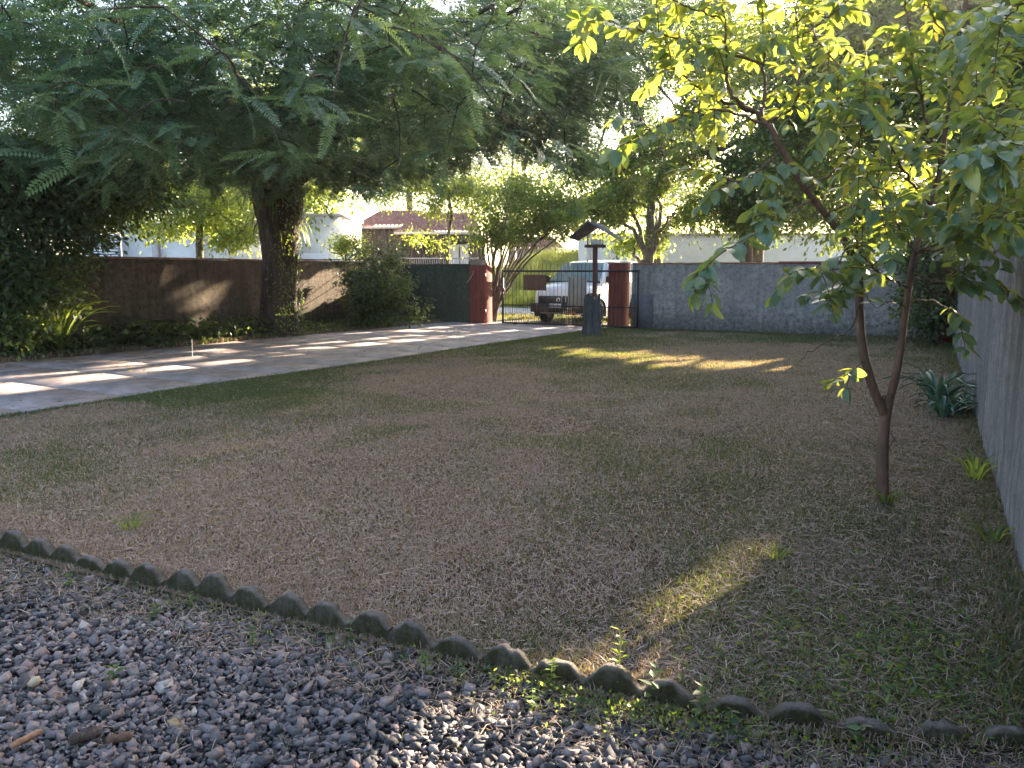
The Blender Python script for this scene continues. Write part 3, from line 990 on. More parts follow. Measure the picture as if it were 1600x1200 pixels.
eds = [(2, 'far left end, leaning, beside the shaded gravel'), (3, 'second stretch from the left end'), (3, 'stretch left of the broken joint'),
       (3, 'stretch after the broken joint, mossiest face'), (3, 'middle stretch with the tall dry stem beside it'), (3, 'stretch behind the sunlit yellow-green weeds'),
       (3, 'stretch half hidden by broad weeds'), (3, 'dark stretch at the right end sinking into the grass'), (2, 'last short stretch nearest the right wall')]
for k, (hp, txt) in enumerate(eds):
    L_ = hp * 0.2225
    y0, y1 = float(border_y(np.array(x))), float(border_y(np.array(x + L_)))
    o = edging_mesh(hp, k).build('edging_stone', M_moss, None, False)
    o.location = (x, y0, (-0.004 if k < 6 else -0.016 if k == 6 else -0.045) + R.uniform(-0.008, 0.006))
    o.rotation_euler = (R.uniform(-0.12, 0.10), R.uniform(-0.02, 0.02), math.atan2(y1 - y0, L_) + R.uniform(-.02, .02))
    tag(o, 'scalloped mossy concrete edging, ' + txt, 'garden edging', 'scalloped edging along the gravel')
    x += L_ + 0.006

# ------------------------------------------------------------------ leaf templates
LEAF = np.array([(0, 0, 0), (0.45, 0.27, 0.05), (1.0, 0, -0.06), (0.45, -0.27, 0.05)])
LEAF_F = np.array([(0, 1, 2, 3)])
LEAF_NARROW = np.array([(0, 0, 0), (0.45, 0.15, 0.03), (1.0, 0, -0.1), (0.45, -0.15, 0.03)])


def frond_template(pairs, seed=0, wid=0.028, ll=0.17):
    """a feather: thin stalk and paired leaflets, bending down along its length (unit length)"""
    rg = np.random.default_rng(seed)
    V = []; F = []
    f = lambda t: np.array([t * (1 - 0.08 * t), 0, -0.30 * t * t])
    for k in range(4):
        a, b_ = f(k / 4), f((k + 1) / 4)
        i_ = len(V)
        V += [a + (0, .006, 0), a - (0, .006, 0), b_ - (0, .005, 0), b_ + (0, .005, 0)]
        F.append((i_, i_ + 1, i_ + 2, i_ + 3))
    for k in range(pairs):
        t = 0.10 + 0.90 * k / pairs
        p = f(t)
        l = ll * (0.55 + 0.45 * math.sin(math.pi * min(1, (t * 0.9 + 0.12)))) * (1.0 - 0.35 * max(0, t - 0.7) / 0.3)
        for s_ in (-1, 1):
            d = np.array([0.38 + rg.normal(0, .05), s_ * 0.9, -0.22 + rg.normal(0, .08)]); d /= np.linalg.norm(d)
            w_ = np.array([1, 0, -0.5 * t]) * wid
            i_ = len(V)
            V += [p, p + d * l * 0.5 + w_, p + d * l, p + d * l * 0.45 - w_]
            F.append((i_, i_ + 1, i_ + 2, i_ + 3))
    return np.array(V), np.array(F)


def guava_leaf():
    """broad oval leaf folded a little along its midrib, edges slightly waved (unit length, stalk at the origin)"""
    t = np.array([0.06, 0.22, 0.42, 0.62, 0.82, 0.95, 1.0])
    hw = np.array([0.05, 0.19, 0.25, 0.245, 0.17, 0.07, 0.0])
    V = []; F = []
    for k in range(7):
        z = -0.22 * t[k] ** 2 + 0.02
        V += [(t[k], 0, z - 0.0), (t[k], hw[k], z + 0.05 * hw[k] / 0.25 + 0.012 * math.sin(7 * k)), (t[k], -hw[k], z + 0.05 * hw[k] / 0.25 - 0.012 * math.sin(5 * k))]
    for k in range(6):
        a = 3 * k
        F += [(a, a + 3, a + 4, a + 1), (a, a + 2, a + 5, a + 3)]
    V += [(0, 0.006, 0.02), (0, -0.006, 0.02)]
    F += [(21, 22, 2, 1)]
    return np.array(V), np.array(F)


GL_V, GL_F = guava_leaf()
GL_RIB = np.where(np.arange(len(GL_V)) % 3 == 0, 0.16, -0.05); GL_RIB[21:] = 0.1


def mat4(Rm, P, s_):
    M4 = Matrix.Identity(4)
    for a in range(3):
        for b_ in range(3):
            M4[a][b_] = float(Rm[a, b_]) * float(s_)
        M4[a][3] = float(P[a])
    return M4


def in_ball(n_, shell=0.55):
    d = norm(R.normal(0, 1, (n_, 3)))
    return d * (R.random(n_) ** shell)[:, None]


def tree(name, label, cat, base, trunk, tr, clumps, nclus, per, size, mat, bark, spread=0.32, template=LEAF, limb_r=0.09, droop=0.4,
         start=None, group=None, filt=True, seg=9, narrow_limbs=None):
    """trunk, curved limbs to each clump of the crown, twigs to every cluster, and leaf-sized faces round each twig end"""
    base = np.asarray(base, float)
    root = empty(name, base, label, cat, group)
    T = smooth_path(trunk, 4 * len(trunk))
    rr = np.interp(np.linspace(0, 1, len(T)), np.linspace(0, 1, len(tr)), tr)
    Geo().tube(T - base, rr, seg, wob=0.07).build('trunk', bark, root, True)
    nodes = [T[len(T) // 2:]]
    top = T[-1]
    for c_, rd in clumps:
        c_ = np.asarray(c_, float)
        s0 = T[R.integers(int(len(T) * 0.7), len(T))] if start is None else np.asarray(start)
        best = None
        for tr_ in range(12 if filt else 1):
            mid_ = (s0 + c_) / 2 + np.array([0, 0, 0.12 * np.linalg.norm(c_ - s0)]) + R.normal(0, 0.15 + 0.06 * tr_, 3)
            lp_ = bez(s0, mid_, c_, 9) + np.vstack([np.zeros(3), R.normal(0, 0.05, (8, 3))])
            bad = lit(lp_, limb_r).sum() + lit((lp_[1:] + lp_[:-1]) / 2, limb_r).sum()
            if best is None or bad < best[0]:
                best = (bad, lp_)
        lp = best[1]
        Geo().tube(lp - base, np.linspace(limb_r, limb_r * 0.25, 9), 6, wob=0.05).build('limb', bark, root, True)
        nodes.append(lp)
    nodes = np.concatenate(nodes)
    vol = np.array([rd[0] * rd[1] * rd[2] for _, rd in clumps]) ** 0.8
    vol = vol / vol.sum()
    P = []
    cen = []
    for (c_, rd), v in zip(clumps, vol):
        k = max(2, int(nclus * v))
        cen.append(np.asarray(c_) + in_ball(k, 0.45) * np.asarray(rd))
    cen = np.concatenate(cen)
    gt_ = Geo()
    for q in cen:
        d = np.linalg.norm(nodes - q, axis=1)
        s0 = nodes[d.argmin()]
        if filt and lit(np.array([(s0 + q) / 2, q, s0 * .25 + q * .75]), 0.02).any():
            continue
        gt_.tube(bez(s0, (s0 + q) / 2 + R.normal(0, 0.1, 3), q, 4) - base, [0.016, 0.012, 0.008, 0.005], 3, cap=False)
    gt_.build('twigs', bark, root, False, 'stuff')
    n_ = len(cen) * per
    sz = np.repeat(R.uniform(0.6, 1.35, len(cen)) * spread, per)
    P = np.repeat(cen, per, 0) + R.normal(0, 1, (n_, 3)) * sz[:, None] * np.array([1, 1, 0.7])
    out = norm(P - np.repeat(cen, per, 0))
    D = out + R.normal(0, 0.5, (n_, 3)) - np.array([0, 0, droop])
    tone = np.clip(np.repeat(R.normal(0.45, 0.18, len(cen)), per) + R.normal(0, 0.18, n_), 0, 1)
    if filt:
        k = ~lit(P)
        P, D, tone = P[k], D[k], tone[k]
    if len(P):
        k = P[:, 2] > 0.05
        P, D, tone = P[k], D[k], tone[k]
    hint = norm(R.normal(0, 0.55, (len(P), 3)) + np.array([0, 0, 1.0]))
    g_ = Geo()
    scatter(template, LEAF_F, P - base, frames(D, hint), size * R.uniform(0.65, 1.25, len(P)), g_, 0, tone)
    g_.build('foliage', mat, root, False, 'stuff')
    return root


# ------------------------------------------------------------------ the big feathery tree over the driveway
TB = np.array([-14.25, 14.35, 0.0])
BT = empty('shade_tree', TB, 'huge feathery-leaved shade tree with a thick dark trunk beside the driveway', 'tree')


def big_trunk():
    G = Geo()
    prof = [(-0.15, .66, -.06, 0), (0.0, .57, -.06, 0), (0.25, .48, -.05, 0), (0.7, .43, -.02, .0), (1.3, .41, .04, 0), (1.9, .42, .09, 0), (2.4, .46, .10, 0), (2.8, .50, .10, 0), (3.2, .56, .08, 0), (3.55, .56, .05, 0), (3.8, .42, .05, 0)]
    seg = 40
    ang = np.linspace(0, 2 * np.pi, seg, endpoint=False)
    zz_ = np.linspace(-0.15, 3.8, 44)
    V = []
    for z in zz_:
        r_ = np.interp(z, [p[0] for p in prof], [p[1] for p in prof]); ox = np.interp(z, [p[0] for p in prof], [p[2] for p in prof])
        rid = 0.07 * np.sin(5 * ang + 0.6 * z) + 0.035 * np.sin(11 * ang - 0.9 * z + 1) + 0.03 * np.sin(17 * ang + 1.1 * z)
        rid = rid * (1 + 0.8 * max(0, 0.5 - z))
        rr = r_ * (1 + rid + R.normal(0, 0.012, seg))
        V.append(np.stack([ox + rr * np.cos(ang), rr * np.sin(ang), np.full(seg, z)], 1))
    V = np.concatenate(V)
    i, j = np.meshgrid(np.arange(43), np.arange(seg), indexing='ij'); i = i.ravel(); j = j.ravel(); k = (j + 1) % seg
    G.add(V, np.stack([i * seg + j, i * seg + k, (i + 1) * seg + k, (i + 1) * seg + j], 1))
    return G


big_trunk().build('trunk', M_bark, BT, True)
fork = TB + np.array([0, 0, 3.3])
limb_ends = [(-8.3, 9.2, 5.6), (-10.2, 6.8, 5.2), (-12.2, 10.4, 6.5), (-15.5, 9.6, 6.2), (-17.4, 13.0, 5.6), (-16.0, 17.5, 6.6), (-12.4, 18.2, 6.4), (-9.6, 14.2, 6.4),
             (-6.6, 11.6, 5.9), (-14.6, 6.4, 5.0), (-12.5, 14.3, 8.8), (-9.2, 17.6, 5.6), (-5.8, 8.0, 5.0), (-7.6, 14.6, 6.8), (-6.4, 15.5, 7.8)]
nodes = []
for k, e in enumerate(limb_ends):
    e = np.array(e)
    a = 2 * math.pi * k / len(limb_ends)
    dirxy = norm((e - fork) * np.array([1, 1, 0]))
    s0 = fork + dirxy * 0.22 + np.array([0.06, 0, R.uniform(-0.1, 0.3)])
    m1 = s0 + (e - s0) * 0.22 + np.array([0, 0, 1.9])
    lp = bez(s0, m1, e, 16) + np.vstack([np.zeros((2, 3)), R.normal(0, 0.06, (14, 3))])
    Geo().tube(lp - TB, np.linspace(0.22, 0.03, 16), 9, wob=0.06).build('limb', M_bark, BT, True)
    nodes.append(lp[3:])
nodes = np.concatenate(nodes)
# crown: a broad umbrella whose skirts hang towards the lawn
A_ = at
clumps = [((-12.5, 12.5, 6.6), (5.6, 5.6, 2.9), 400), ((-9.0, 10.0, 4.9), (2.9, 3.2, 1.6), 250), ((-13.0, 8.8, 4.4), (3.4, 2.6, 1.5), 250), ((-16.0, 12.5, 4.6), (2.6, 4.2, 1.4), 170),
          ((-12.0, 16.6, 5.1), (3.8, 2.6, 1.5), 190), ((-8.0, 14.6, 5.6), (2.6, 3.4, 1.7), 230), ((-6.3, 8.6, 4.6), (1.9, 2.2, 1.1), 120), ((-9.6, 6.6, 4.5), (2.6, 1.8, 1.2), 140), ((-6.6, 15.6, 7.0), (2.6, 2.8, 1.8), 170),
          ((-9.0, 11.5, 8.6), (4.4, 5, 1.4), 120), (tuple(A_(330, 235, 16.5)), (1.3, 1.2, .7), 50), (tuple(A_(470, 255, 17.2)), (1.4, 1.2, .75), 60), (tuple(A_(560, 265, 18)), (1.0, 1.2, .6), 40), (tuple(A_(400, 225, 15)), (1.4, 1.2, .6), 46), (tuple(A_(250, 190, 14)), (1.4, 1.2, .6), 36), (tuple(A_(650, 235, 19)), (1.7, 1.6, .8), 60), (tuple(A_(760, 200, 18)), (1.5, 1.6, .8), 55), (tuple(A_(860, 150, 17)), (1.6, 1.6, 1.0), 60), (tuple(A_(880, 240, 18)), (1.0, 1.2, .7), 32), (tuple(A_(560, 90, 9)), (1.1, 1.0, .6), 24), (tuple(A_(200, 120, 9)), (2.0, 1.0, .8), 36), (tuple(A_(400, 180, 10)), (1.6, 1.0, .6), 26)]
cen = np.concatenate([np.asarray(c_) + in_ball(k, 0.4) * np.asarray(r_) for c_, r_, k in clumps])
# hand-placed sprays that hang clear of the mass
hang = [(545, 30, 6.6), (600, 60, 7.0), (470, 160, 6.4), (520, 190, 6.8), (440, 250, 7.4), (700, 105, 7.2), (755, 130, 7.0), (820, 110, 7.6), (800, 225, 8.6), (850, 260, 9.0), (620, 290, 9.5), (560, 300, 10),
        (880, 230, 10), (120, 150, 7.0), (190, 220, 7.6), (60, 180, 7.0), (330, 90, 7.0), (280, 210, 8.0), (130, 40, 6.5), (240, 20, 7.0), (380, 160, 7.4), (90, 260, 9), (900, 330, 16), (960, 110, 12), (700, 240, 10)]
hang = np.array([at(*h_) + np.array([0, 0, 0.10]) for h_ in hang])
cen = np.concatenate([hang, cen])
gt_ = Geo()
d0 = np.array([np.linalg.norm(nodes - q, axis=1).min() for q in cen])
for q in cen[np.argsort(d0)]:
    d = np.linalg.norm(nodes - q, axis=1)
    s0 = nodes[d.argmin()]
    bz = bez(s0, (s0 + q) / 2 + np.array([0, 0, 0.15]) + R.normal(0, 0.07, 3), q, 6)
    r0 = 0.008 + 0.008 * min(1.5, d.min())
    gt_.tube(bz - TB, np.linspace(r0, 0.004, 6), 3, cap=False)
    nodes = np.vstack([nodes, bz[2:5]])
gt_.build('twigs', M_bark, BT, False, 'stuff')
PER = 7
n_ = len(cen) * PER
ca = np.repeat(cen, PER, 0)
azs = np.tile(np.arange(PER) * 2.4, len(cen)) + np.repeat(R.uniform(0, 6.28, len(cen)), PER) + R.normal(0, 0.3, n_)
outw = norm((ca - (TB + np.array([0, 0, 4.0]))) * np.array([1, 1, 0.3]))
Dv = norm(np.stack([np.cos(azs), np.sin(azs), R.uniform(-0.55, 0.35, n_)], 1) + outw * 0.7)
Pp = ca - norm(outw) * (np.tile(np.arange(PER), len(cen)) * 0.05)[:, None] + R.normal(0, 0.05, (n_, 3))
ok = ~lit(Pp + Dv * 0.2, 0.17)
Pp, Dv = Pp[ok], Dv[ok]
hints = norm(R.normal(0, 0.3, (len(Pp), 3)) + np.array([0, 0, 1.0]))
MR = frames(Dv, hints)
FL = R.uniform(0.36, 0.56, len(Pp))
tone = np.clip(R.normal(0.5, 0.22, len(Pp)), 0, 1)
dcam = np.linalg.norm(Pp - EYE, axis=1)
vv = Pp - EYE; zz = vv @ FW
vis = (zz > 0) & (np.abs(vv @ RT / zz) < 0.70) & (vv @ UP / zz < 0.52)
order = np.argsort(dcam + 100 * (~vis))
first = order[:300]; rest = order[300:]
near = rest[dcam[rest] < 10.5]; far = rest[dcam[rest] >= 10.5]
g_ = Geo()
tV, tF = frond_template(15, 1, 0.019, 0.165)
scatter(tV, tF, Pp[near] - TB, MR[near], FL[near], g_, 0, tone[near])
tV2, tF2 = frond_template(11, 2, 0.036, 0.19)
scatter(tV2, tF2, Pp[far] - TB, MR[far], FL[far] * 1.15, g_, 0, tone[far])
g_.build('foliage', M_frond, BT, False, 'stuff')
fr_me = []
for k in range(8):
    a, b_ = frond_template(17, 10 + k, 0.0165, 0.155)
    fr_me.append(Geo().add(a, b_, 0, 0.25 + 0.1 * k).mesh('frond', M_frond))
for q in first:
    link('frond', fr_me[R.integers(0, 8)], BT, None, mat4(MR[q], Pp[q] - TB, FL[q] * 1.05))
# strap-leaved epiphytes in the fork
G = Geo()
for k in range(80):
    a = R.uniform(0, 6.28); s0 = np.array([0.5 * math.cos(a), 0.5 * math.sin(a), R.uniform(2.5, 3.6)])
    d = np.array([math.cos(a), math.sin(a), 0]); l = R.uniform(0.3, 0.75)
    p = bez(s0, s0 + d * l * 0.5 + np.array([0, 0, 0.25]), s0 + d * l * 0.7 + np.array([0, 0, -l * 0.7]), 6)
    sd_ = np.array([-d[1], d[0], 0]) * 0.022
    w_ = np.array([0.5, 1, 1, .8, .5, .05])[:, None]
    V = np.concatenate([p - sd_ * w_, p + sd_ * w_])
    G.add(V, [(q, q + 1, q + 7, q + 6) for q in range(5)], 0, R.random())
G.build('epiphytes', M_leaf_dark, BT, False, 'stuff')
# small creeper leaves climbing the lit side of the trunk
n_ = 750
a = R.normal(-0.2, 0.55, n_); z = R.uniform(0.05, 3.4, n_)
rr = np.interp(z, [0, .3, .7, 1.5, 2.4, 3.2, 3.6], [.66, .55, .49, .46, .52, .68, .65]) * R.uniform(1.0, 1.12, n_)
Pc = np.stack([rr * np.cos(a) + 0.05, rr * np.sin(a), z], 1)
Dc = np.stack([np.cos(a) * .4, np.sin(a) * .4, -np.ones(n_)], 1) + R.normal(0, .4, (n_, 3))
G = Geo(); scatter(LEAF, LEAF_F, Pc, frames(Dc, norm(np.stack([np.cos(a), np.sin(a), 0 * a + .2], 1) + R.normal(0, .3, (n_, 3)))), R.uniform(0.04, 0.09, n_), G)
G.build('creeper', M_leaf_mid, BT, False, 'stuff')

# ------------------------------------------------------------------ trees and shrubs beyond the walls
def A(px, py, z):
    return at(px, py, z)


# multi-stemmed tree beside the left pillar
base = A(768, 478, 25.0); base[2] = 0.0
E_ = empty('multi_stem_tree', base, 'multi-stemmed sunlit yellow-green tree fanning out behind the left gate pillar', 'tree')
ends = []
gtw = Geo()
for k in range(16):
    f_ = k / 15
    e = A(735 + 165 * f_, 345 - 20 * math.sin(3 * f_) + R.normal(0, 8), 25.0 + R.normal(0, 0.8))
    s0 = base + np.array([R.normal(0, 0.06), R.normal(0, 0.06), 0.0])
    mid_ = s0 + np.array([0, 0, 1.2]) + (e - s0) * 0.12
    lp = bez(s0, mid_, e, 12) + np.vstack([np.zeros((3, 3)), R.normal(0, 0.03, (9, 3))])
    Geo().tube(lp - base, np.linspace(0.055, 0.014, 12), 6).build('stem', M_bark_pale, E_, True)
    ends.append(lp[5:])
ends = np.concatenate(ends)
cc_ = np.concatenate([A(820, 330, 25) + in_ball(190, 0.5) * np.array([1.85, 1.6, 1.1]), A(790, 370, 25) + in_ball(40, .5) * np.array([1.0, 1.0, .35]), A(870, 345, 25) + in_ball(45, .5) * np.array([.8, 1.0, .8])])
for q in cc_:
    s0 = ends[np.linalg.norm(ends - q, axis=1).argmin()]
    gtw.tube(bez(s0, (s0 + q) / 2 + R.normal(0, .05, 3), q, 4) - base, [.012, .009, .006, .004], 3, cap=False)
gtw.build('twigs', M_bark_pale, E_, False, 'stuff')
n_ = len(cc_) * 85
Pc = np.repeat(cc_, 85, 0) + R.normal(0, .2, (n_, 3)); Pc = Pc[~lit(Pc)]
G = Geo(); scatter(LEAF, LEAF_F, Pc - base, frames(R.normal(0, 1, Pc.shape) + (0, 0, -.4), norm(R.normal(0, .6, Pc.shape) + (0, 0, 1))), R.uniform(.07, .13, len(Pc)), G)
G.build('foliage', M_leaf_mid, E_, False, 'stuff')

# tree with low spreading limbs behind the grey wall
b_ = A(1012, 425, 27.0); b_[2] = 0
tree('spreading_tree', 'tree with a straight trunk and low forked limbs just behind the grey front wall', 'tree', b_,
     [b_, b_ + (0, 0, 1.2), b_ + (0.05, 0, 3.0), A(1018, 280, 27)], [0.22, 0.18, 0.15, 0.10],
     [(A(960, 330, 27), (1.3, 1.3, 0.8)), (A(1010, 300, 27), (1.2, 1.2, 0.8)), (A(1060, 330, 27), (1.1, 1.2, 0.9)), (A(1000, 375, 27.5), (1.5, 1.2, 0.5)), (A(1035, 240, 27), (1.5, 1.4, 0.8)), (A(940, 270, 28), (1.2, 1.2, .8)), (A(910, 330, 28), (.9, 1.2, .6))],
     620, 80, 0.14, M_leaf_mid, M_bark_pale, 0.26, start=b_ + np.array([0, 0, 1.9]), limb_r=0.10)

# dense dark tree
b_ = A(1165, 425, 28.5); b_[2] = 0
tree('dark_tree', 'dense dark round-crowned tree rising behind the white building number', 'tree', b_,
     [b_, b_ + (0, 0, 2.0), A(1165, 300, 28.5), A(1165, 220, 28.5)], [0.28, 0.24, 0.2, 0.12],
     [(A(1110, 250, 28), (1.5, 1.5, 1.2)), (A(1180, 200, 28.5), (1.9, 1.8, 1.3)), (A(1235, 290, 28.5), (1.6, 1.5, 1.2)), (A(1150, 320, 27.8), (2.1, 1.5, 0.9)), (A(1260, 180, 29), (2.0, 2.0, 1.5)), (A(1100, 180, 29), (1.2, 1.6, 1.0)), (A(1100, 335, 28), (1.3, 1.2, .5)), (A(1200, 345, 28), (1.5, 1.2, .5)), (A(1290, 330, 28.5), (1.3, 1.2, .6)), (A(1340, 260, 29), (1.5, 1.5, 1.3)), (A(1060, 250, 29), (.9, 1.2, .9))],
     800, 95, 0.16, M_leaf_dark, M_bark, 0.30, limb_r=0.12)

# fine-leaved hazy tree, upper middle
b_ = A(1022, 420, 33); b_[2] = 0
tree('fine_leaved_tree', 'tall fine-leaved grey-green tree filling the top middle behind the gate', 'tree', b_,
     [b_, b_ + (0, 0, 2.5), A(1000, 200, 33), A(965, 60, 33)], [0.35, 0.28, 0.22, 0.12],
     [(A(900, 160, 33), (2.2, 2.2, 2.0)), (A(980, 120, 33), (2.0, 2.2, 2.2)), (A(930, 20, 33), (2.6, 2.4, 2.2)), (A(1010, 200, 33), (1.5, 1.5, 1.4)), (A(860, 60, 33), (2.2, 2.2, 2.0)), (A(1030, 20, 34), (1.6, 2.2, 2.0)), (A(1000, 270, 31), (1.3, 1.3, .9)), (A(930, 250, 31), (1.3, 1.3, 1.0)), (A(1060, 180, 32), (1.1, 1.3, 1.2)), (A(880, 250, 31), (1.2, 1.2, .8)), (A(1020, 225, 31), (1.2, 1.2, 1.0)), (A(965, 300, 31), (1.3, 1.2, .7)), (A(930, -80, 33), (3.0, 2.4, 1.8))],
     1000, 75, 0.15, M_frond, M_bark, 0.36, limb_r=0.14, template=LEAF_NARROW * np.array([1, 1.4, 1]))

# yellow-lit tree behind the left wall
b_ = A(312, 405, 23); b_[2] = 0
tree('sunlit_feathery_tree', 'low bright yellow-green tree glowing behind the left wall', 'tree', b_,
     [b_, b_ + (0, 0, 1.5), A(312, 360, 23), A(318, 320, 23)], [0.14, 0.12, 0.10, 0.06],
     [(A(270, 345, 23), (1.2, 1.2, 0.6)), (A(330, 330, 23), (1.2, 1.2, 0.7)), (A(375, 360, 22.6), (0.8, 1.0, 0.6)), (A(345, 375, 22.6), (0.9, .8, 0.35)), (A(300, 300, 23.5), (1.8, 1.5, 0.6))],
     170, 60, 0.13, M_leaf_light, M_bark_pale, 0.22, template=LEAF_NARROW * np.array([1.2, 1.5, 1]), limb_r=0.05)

# round bush catching light behind the wall, left of the house
b_ = A(540, 410, 24.5); b_[2] = 0
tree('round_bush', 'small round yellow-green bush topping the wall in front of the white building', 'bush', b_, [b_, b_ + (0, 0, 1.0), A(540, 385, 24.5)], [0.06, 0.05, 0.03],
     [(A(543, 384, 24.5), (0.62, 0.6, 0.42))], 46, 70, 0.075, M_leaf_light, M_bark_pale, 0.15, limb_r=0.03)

# shrub leaning over the wall inside the yard
b_ = np.array([-14.4, 17.9, 0.05])
tree('wall_shrub', 'dark leafy shrub sprawling over the wall between the big trunk and the gate', 'shrub', b_, [b_, b_ + (0.1, 0, 0.5), b_ + (0.25, -.1, 1.1)], [0.07, 0.05, 0.04],
     [(A(560, 430, 22.3), (0.9, 0.7, 0.45)), (A(610, 455, 22.0), (0.85, 0.6, 0.5)), (A(640, 480, 21.6), (0.55, 0.5, 0.35)), (A(590, 400, 22.6), (0.8, 0.6, 0.35)), (A(530, 445, 22.5), (0.5, .5, .3)), (A(580, 470, 21.8), (.7, .5, .5))],
     260, 65, 0.105, M_leaf_dark, M_bark, 0.17, limb_r=0.03)

# yellow sprigs hanging in front of the house
b_ = A(700, 425, 27); b_[2] = 0
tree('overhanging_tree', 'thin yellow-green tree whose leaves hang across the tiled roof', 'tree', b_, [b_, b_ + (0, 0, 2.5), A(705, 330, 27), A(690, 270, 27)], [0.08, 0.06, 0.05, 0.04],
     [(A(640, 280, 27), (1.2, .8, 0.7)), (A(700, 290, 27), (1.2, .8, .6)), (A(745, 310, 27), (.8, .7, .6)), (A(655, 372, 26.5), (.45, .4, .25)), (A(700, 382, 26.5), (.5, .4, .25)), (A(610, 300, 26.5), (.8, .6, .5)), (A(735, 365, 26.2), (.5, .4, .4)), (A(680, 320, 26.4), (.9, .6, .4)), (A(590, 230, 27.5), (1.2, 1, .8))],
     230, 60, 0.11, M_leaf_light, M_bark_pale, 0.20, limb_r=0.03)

# dark climber mass against the left wall
b_ = np.array([-14.9, 8.0, 0.0])
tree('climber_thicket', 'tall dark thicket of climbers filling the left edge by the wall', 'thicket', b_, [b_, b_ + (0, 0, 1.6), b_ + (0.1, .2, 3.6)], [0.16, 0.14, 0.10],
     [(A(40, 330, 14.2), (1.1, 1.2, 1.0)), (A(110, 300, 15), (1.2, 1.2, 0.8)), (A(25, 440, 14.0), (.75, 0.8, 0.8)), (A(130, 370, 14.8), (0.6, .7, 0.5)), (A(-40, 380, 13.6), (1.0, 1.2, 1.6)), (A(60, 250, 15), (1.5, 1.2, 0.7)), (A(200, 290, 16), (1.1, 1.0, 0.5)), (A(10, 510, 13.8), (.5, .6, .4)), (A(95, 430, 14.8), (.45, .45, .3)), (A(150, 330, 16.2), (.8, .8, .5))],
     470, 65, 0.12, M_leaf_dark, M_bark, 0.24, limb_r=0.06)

# background trees closing gaps of sky
for (px, py, z, rx, rz_, lab, mt, nc) in (
        (420, 250, 34, 4.0, 3.2, 'mid-green tree far behind the big trunk and left wall', M_leaf_mid, 260),
        (640, 180, 52, 6.0, 5.0, 'backlit olive tree towering behind the tiled house', M_leaf_mid, 300),
        (150, 250, 36, 4.5, 3.4, 'dark tree far behind the left wall and thicket', M_leaf_dark, 260),
        (800, 270, 55, 5.5, 3.6, 'distant tree between the tiled house and the grass bank', M_leaf_mid, 220),
        (1080, 300, 54, 6.0, 3.4, 'distant tree over the roof of the long white building', M_leaf_mid, 260)):
    b_ = A(px, 430, z); b_[2] = float(terrain(b_[0], b_[1])) - 0.05
    tree('background_tree', lab, 'tree', b_, [b_, b_ + (0, 0, 2), A(px, py + 30, z)], [0.3, 0.25, 0.15],
         [(A(px, py, z), (rx * .7, rx * .7, rz_ * .8)), (A(px - 70, py + 20, z), (rx * .5, rx * .5, rz_ * .5)), (A(px + 70, py + 25, z), (rx * .5, rx * .5, rz_ * .5)), (A(px + 10, py - 80, z), (rx * .6, rx * .6, rz_ * .6)), (A(px, py + 75, z), (rx * .8, rx * .5, rz_ * .35))],
         nc, 60, 0.24, mt, M_bark, 0.55, limb_r=0.12, group='trees far beyond the road')

# neighbour's trees beyond the right wall: they shade most of the lawn
def shade_tree(name, label, p, h, clumps_, nc, size=0.2, mt=M_leaf_dark, per=60, spread=.45, **kw):
    b_ = np.array([p[0], p[1], -0.03])
    return tree(name, label, 'tree', b_, [b_, b_ + (0, 0, h * .3), b_ + (.1, .1, h * .55), b_ + (0, 0, h * .75)], [.25, .22, .18, .1], clumps_, nc, per, size, mt, M_bark, spread, limb_r=.12, **kw)


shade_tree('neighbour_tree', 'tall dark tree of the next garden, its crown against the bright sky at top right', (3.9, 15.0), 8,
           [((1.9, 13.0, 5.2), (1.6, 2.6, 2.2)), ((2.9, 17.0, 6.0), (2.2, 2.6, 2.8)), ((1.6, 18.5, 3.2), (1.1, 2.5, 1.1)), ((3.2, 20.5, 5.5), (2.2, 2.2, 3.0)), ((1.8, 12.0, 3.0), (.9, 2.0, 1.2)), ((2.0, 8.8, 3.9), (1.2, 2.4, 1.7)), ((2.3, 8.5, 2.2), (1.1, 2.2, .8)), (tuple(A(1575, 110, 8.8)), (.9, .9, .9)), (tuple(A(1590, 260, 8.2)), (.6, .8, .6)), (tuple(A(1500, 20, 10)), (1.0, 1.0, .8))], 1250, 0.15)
shade_tree('neighbour_broad_tree', 'pale green broad-leaved bush of the next garden showing over the right wall', (2.6, 22.5), 5,
           [((1.5, 21.0, 3.3), (.9, 1.4, 1.1)), ((2.2, 23.5, 3.8), (1.6, 1.4, 1.6))], 150, 0.26, M_leaf_light)
shade_tree('street_tree', 'tall dense street tree behind the young tree, over the right half of the front wall', (0.5, 27.0), 10,
           [((-3.2, 27.0, 6.2), (2.6, 2.2, 2.6)), ((-.2, 27.5, 5.5), (2.6, 2.2, 3.2)), ((3.0, 28.0, 6.0), (2.6, 2.2, 3.5)), ((1.6, 27.0, 7.8), (2.6, 2.2, 2.4)), ((-1.0, 27.0, 9.2), (3.6, 2.4, 2.4)), ((-1.4, 26.5, 3.0), (2.6, 1.2, .9)), ((2.2, 26.5, 2.9), (2.2, 1.2, 1.0))], 900, 0.22)
shade_tree('street_tree', 'tall loose street tree left of the dark round tree, high over the gate', (-6.3, 33.0), 12,
           [((-6.0, 32.5, 9.3), (2.6, 2.2, 2.2)), ((-9.0, 34.0, 10.5), (2.6, 2.2, 2.0)), ((-3.8, 33.5, 10.5), (2.4, 2.2, 2.4))], 420, 0.22, M_leaf_mid)

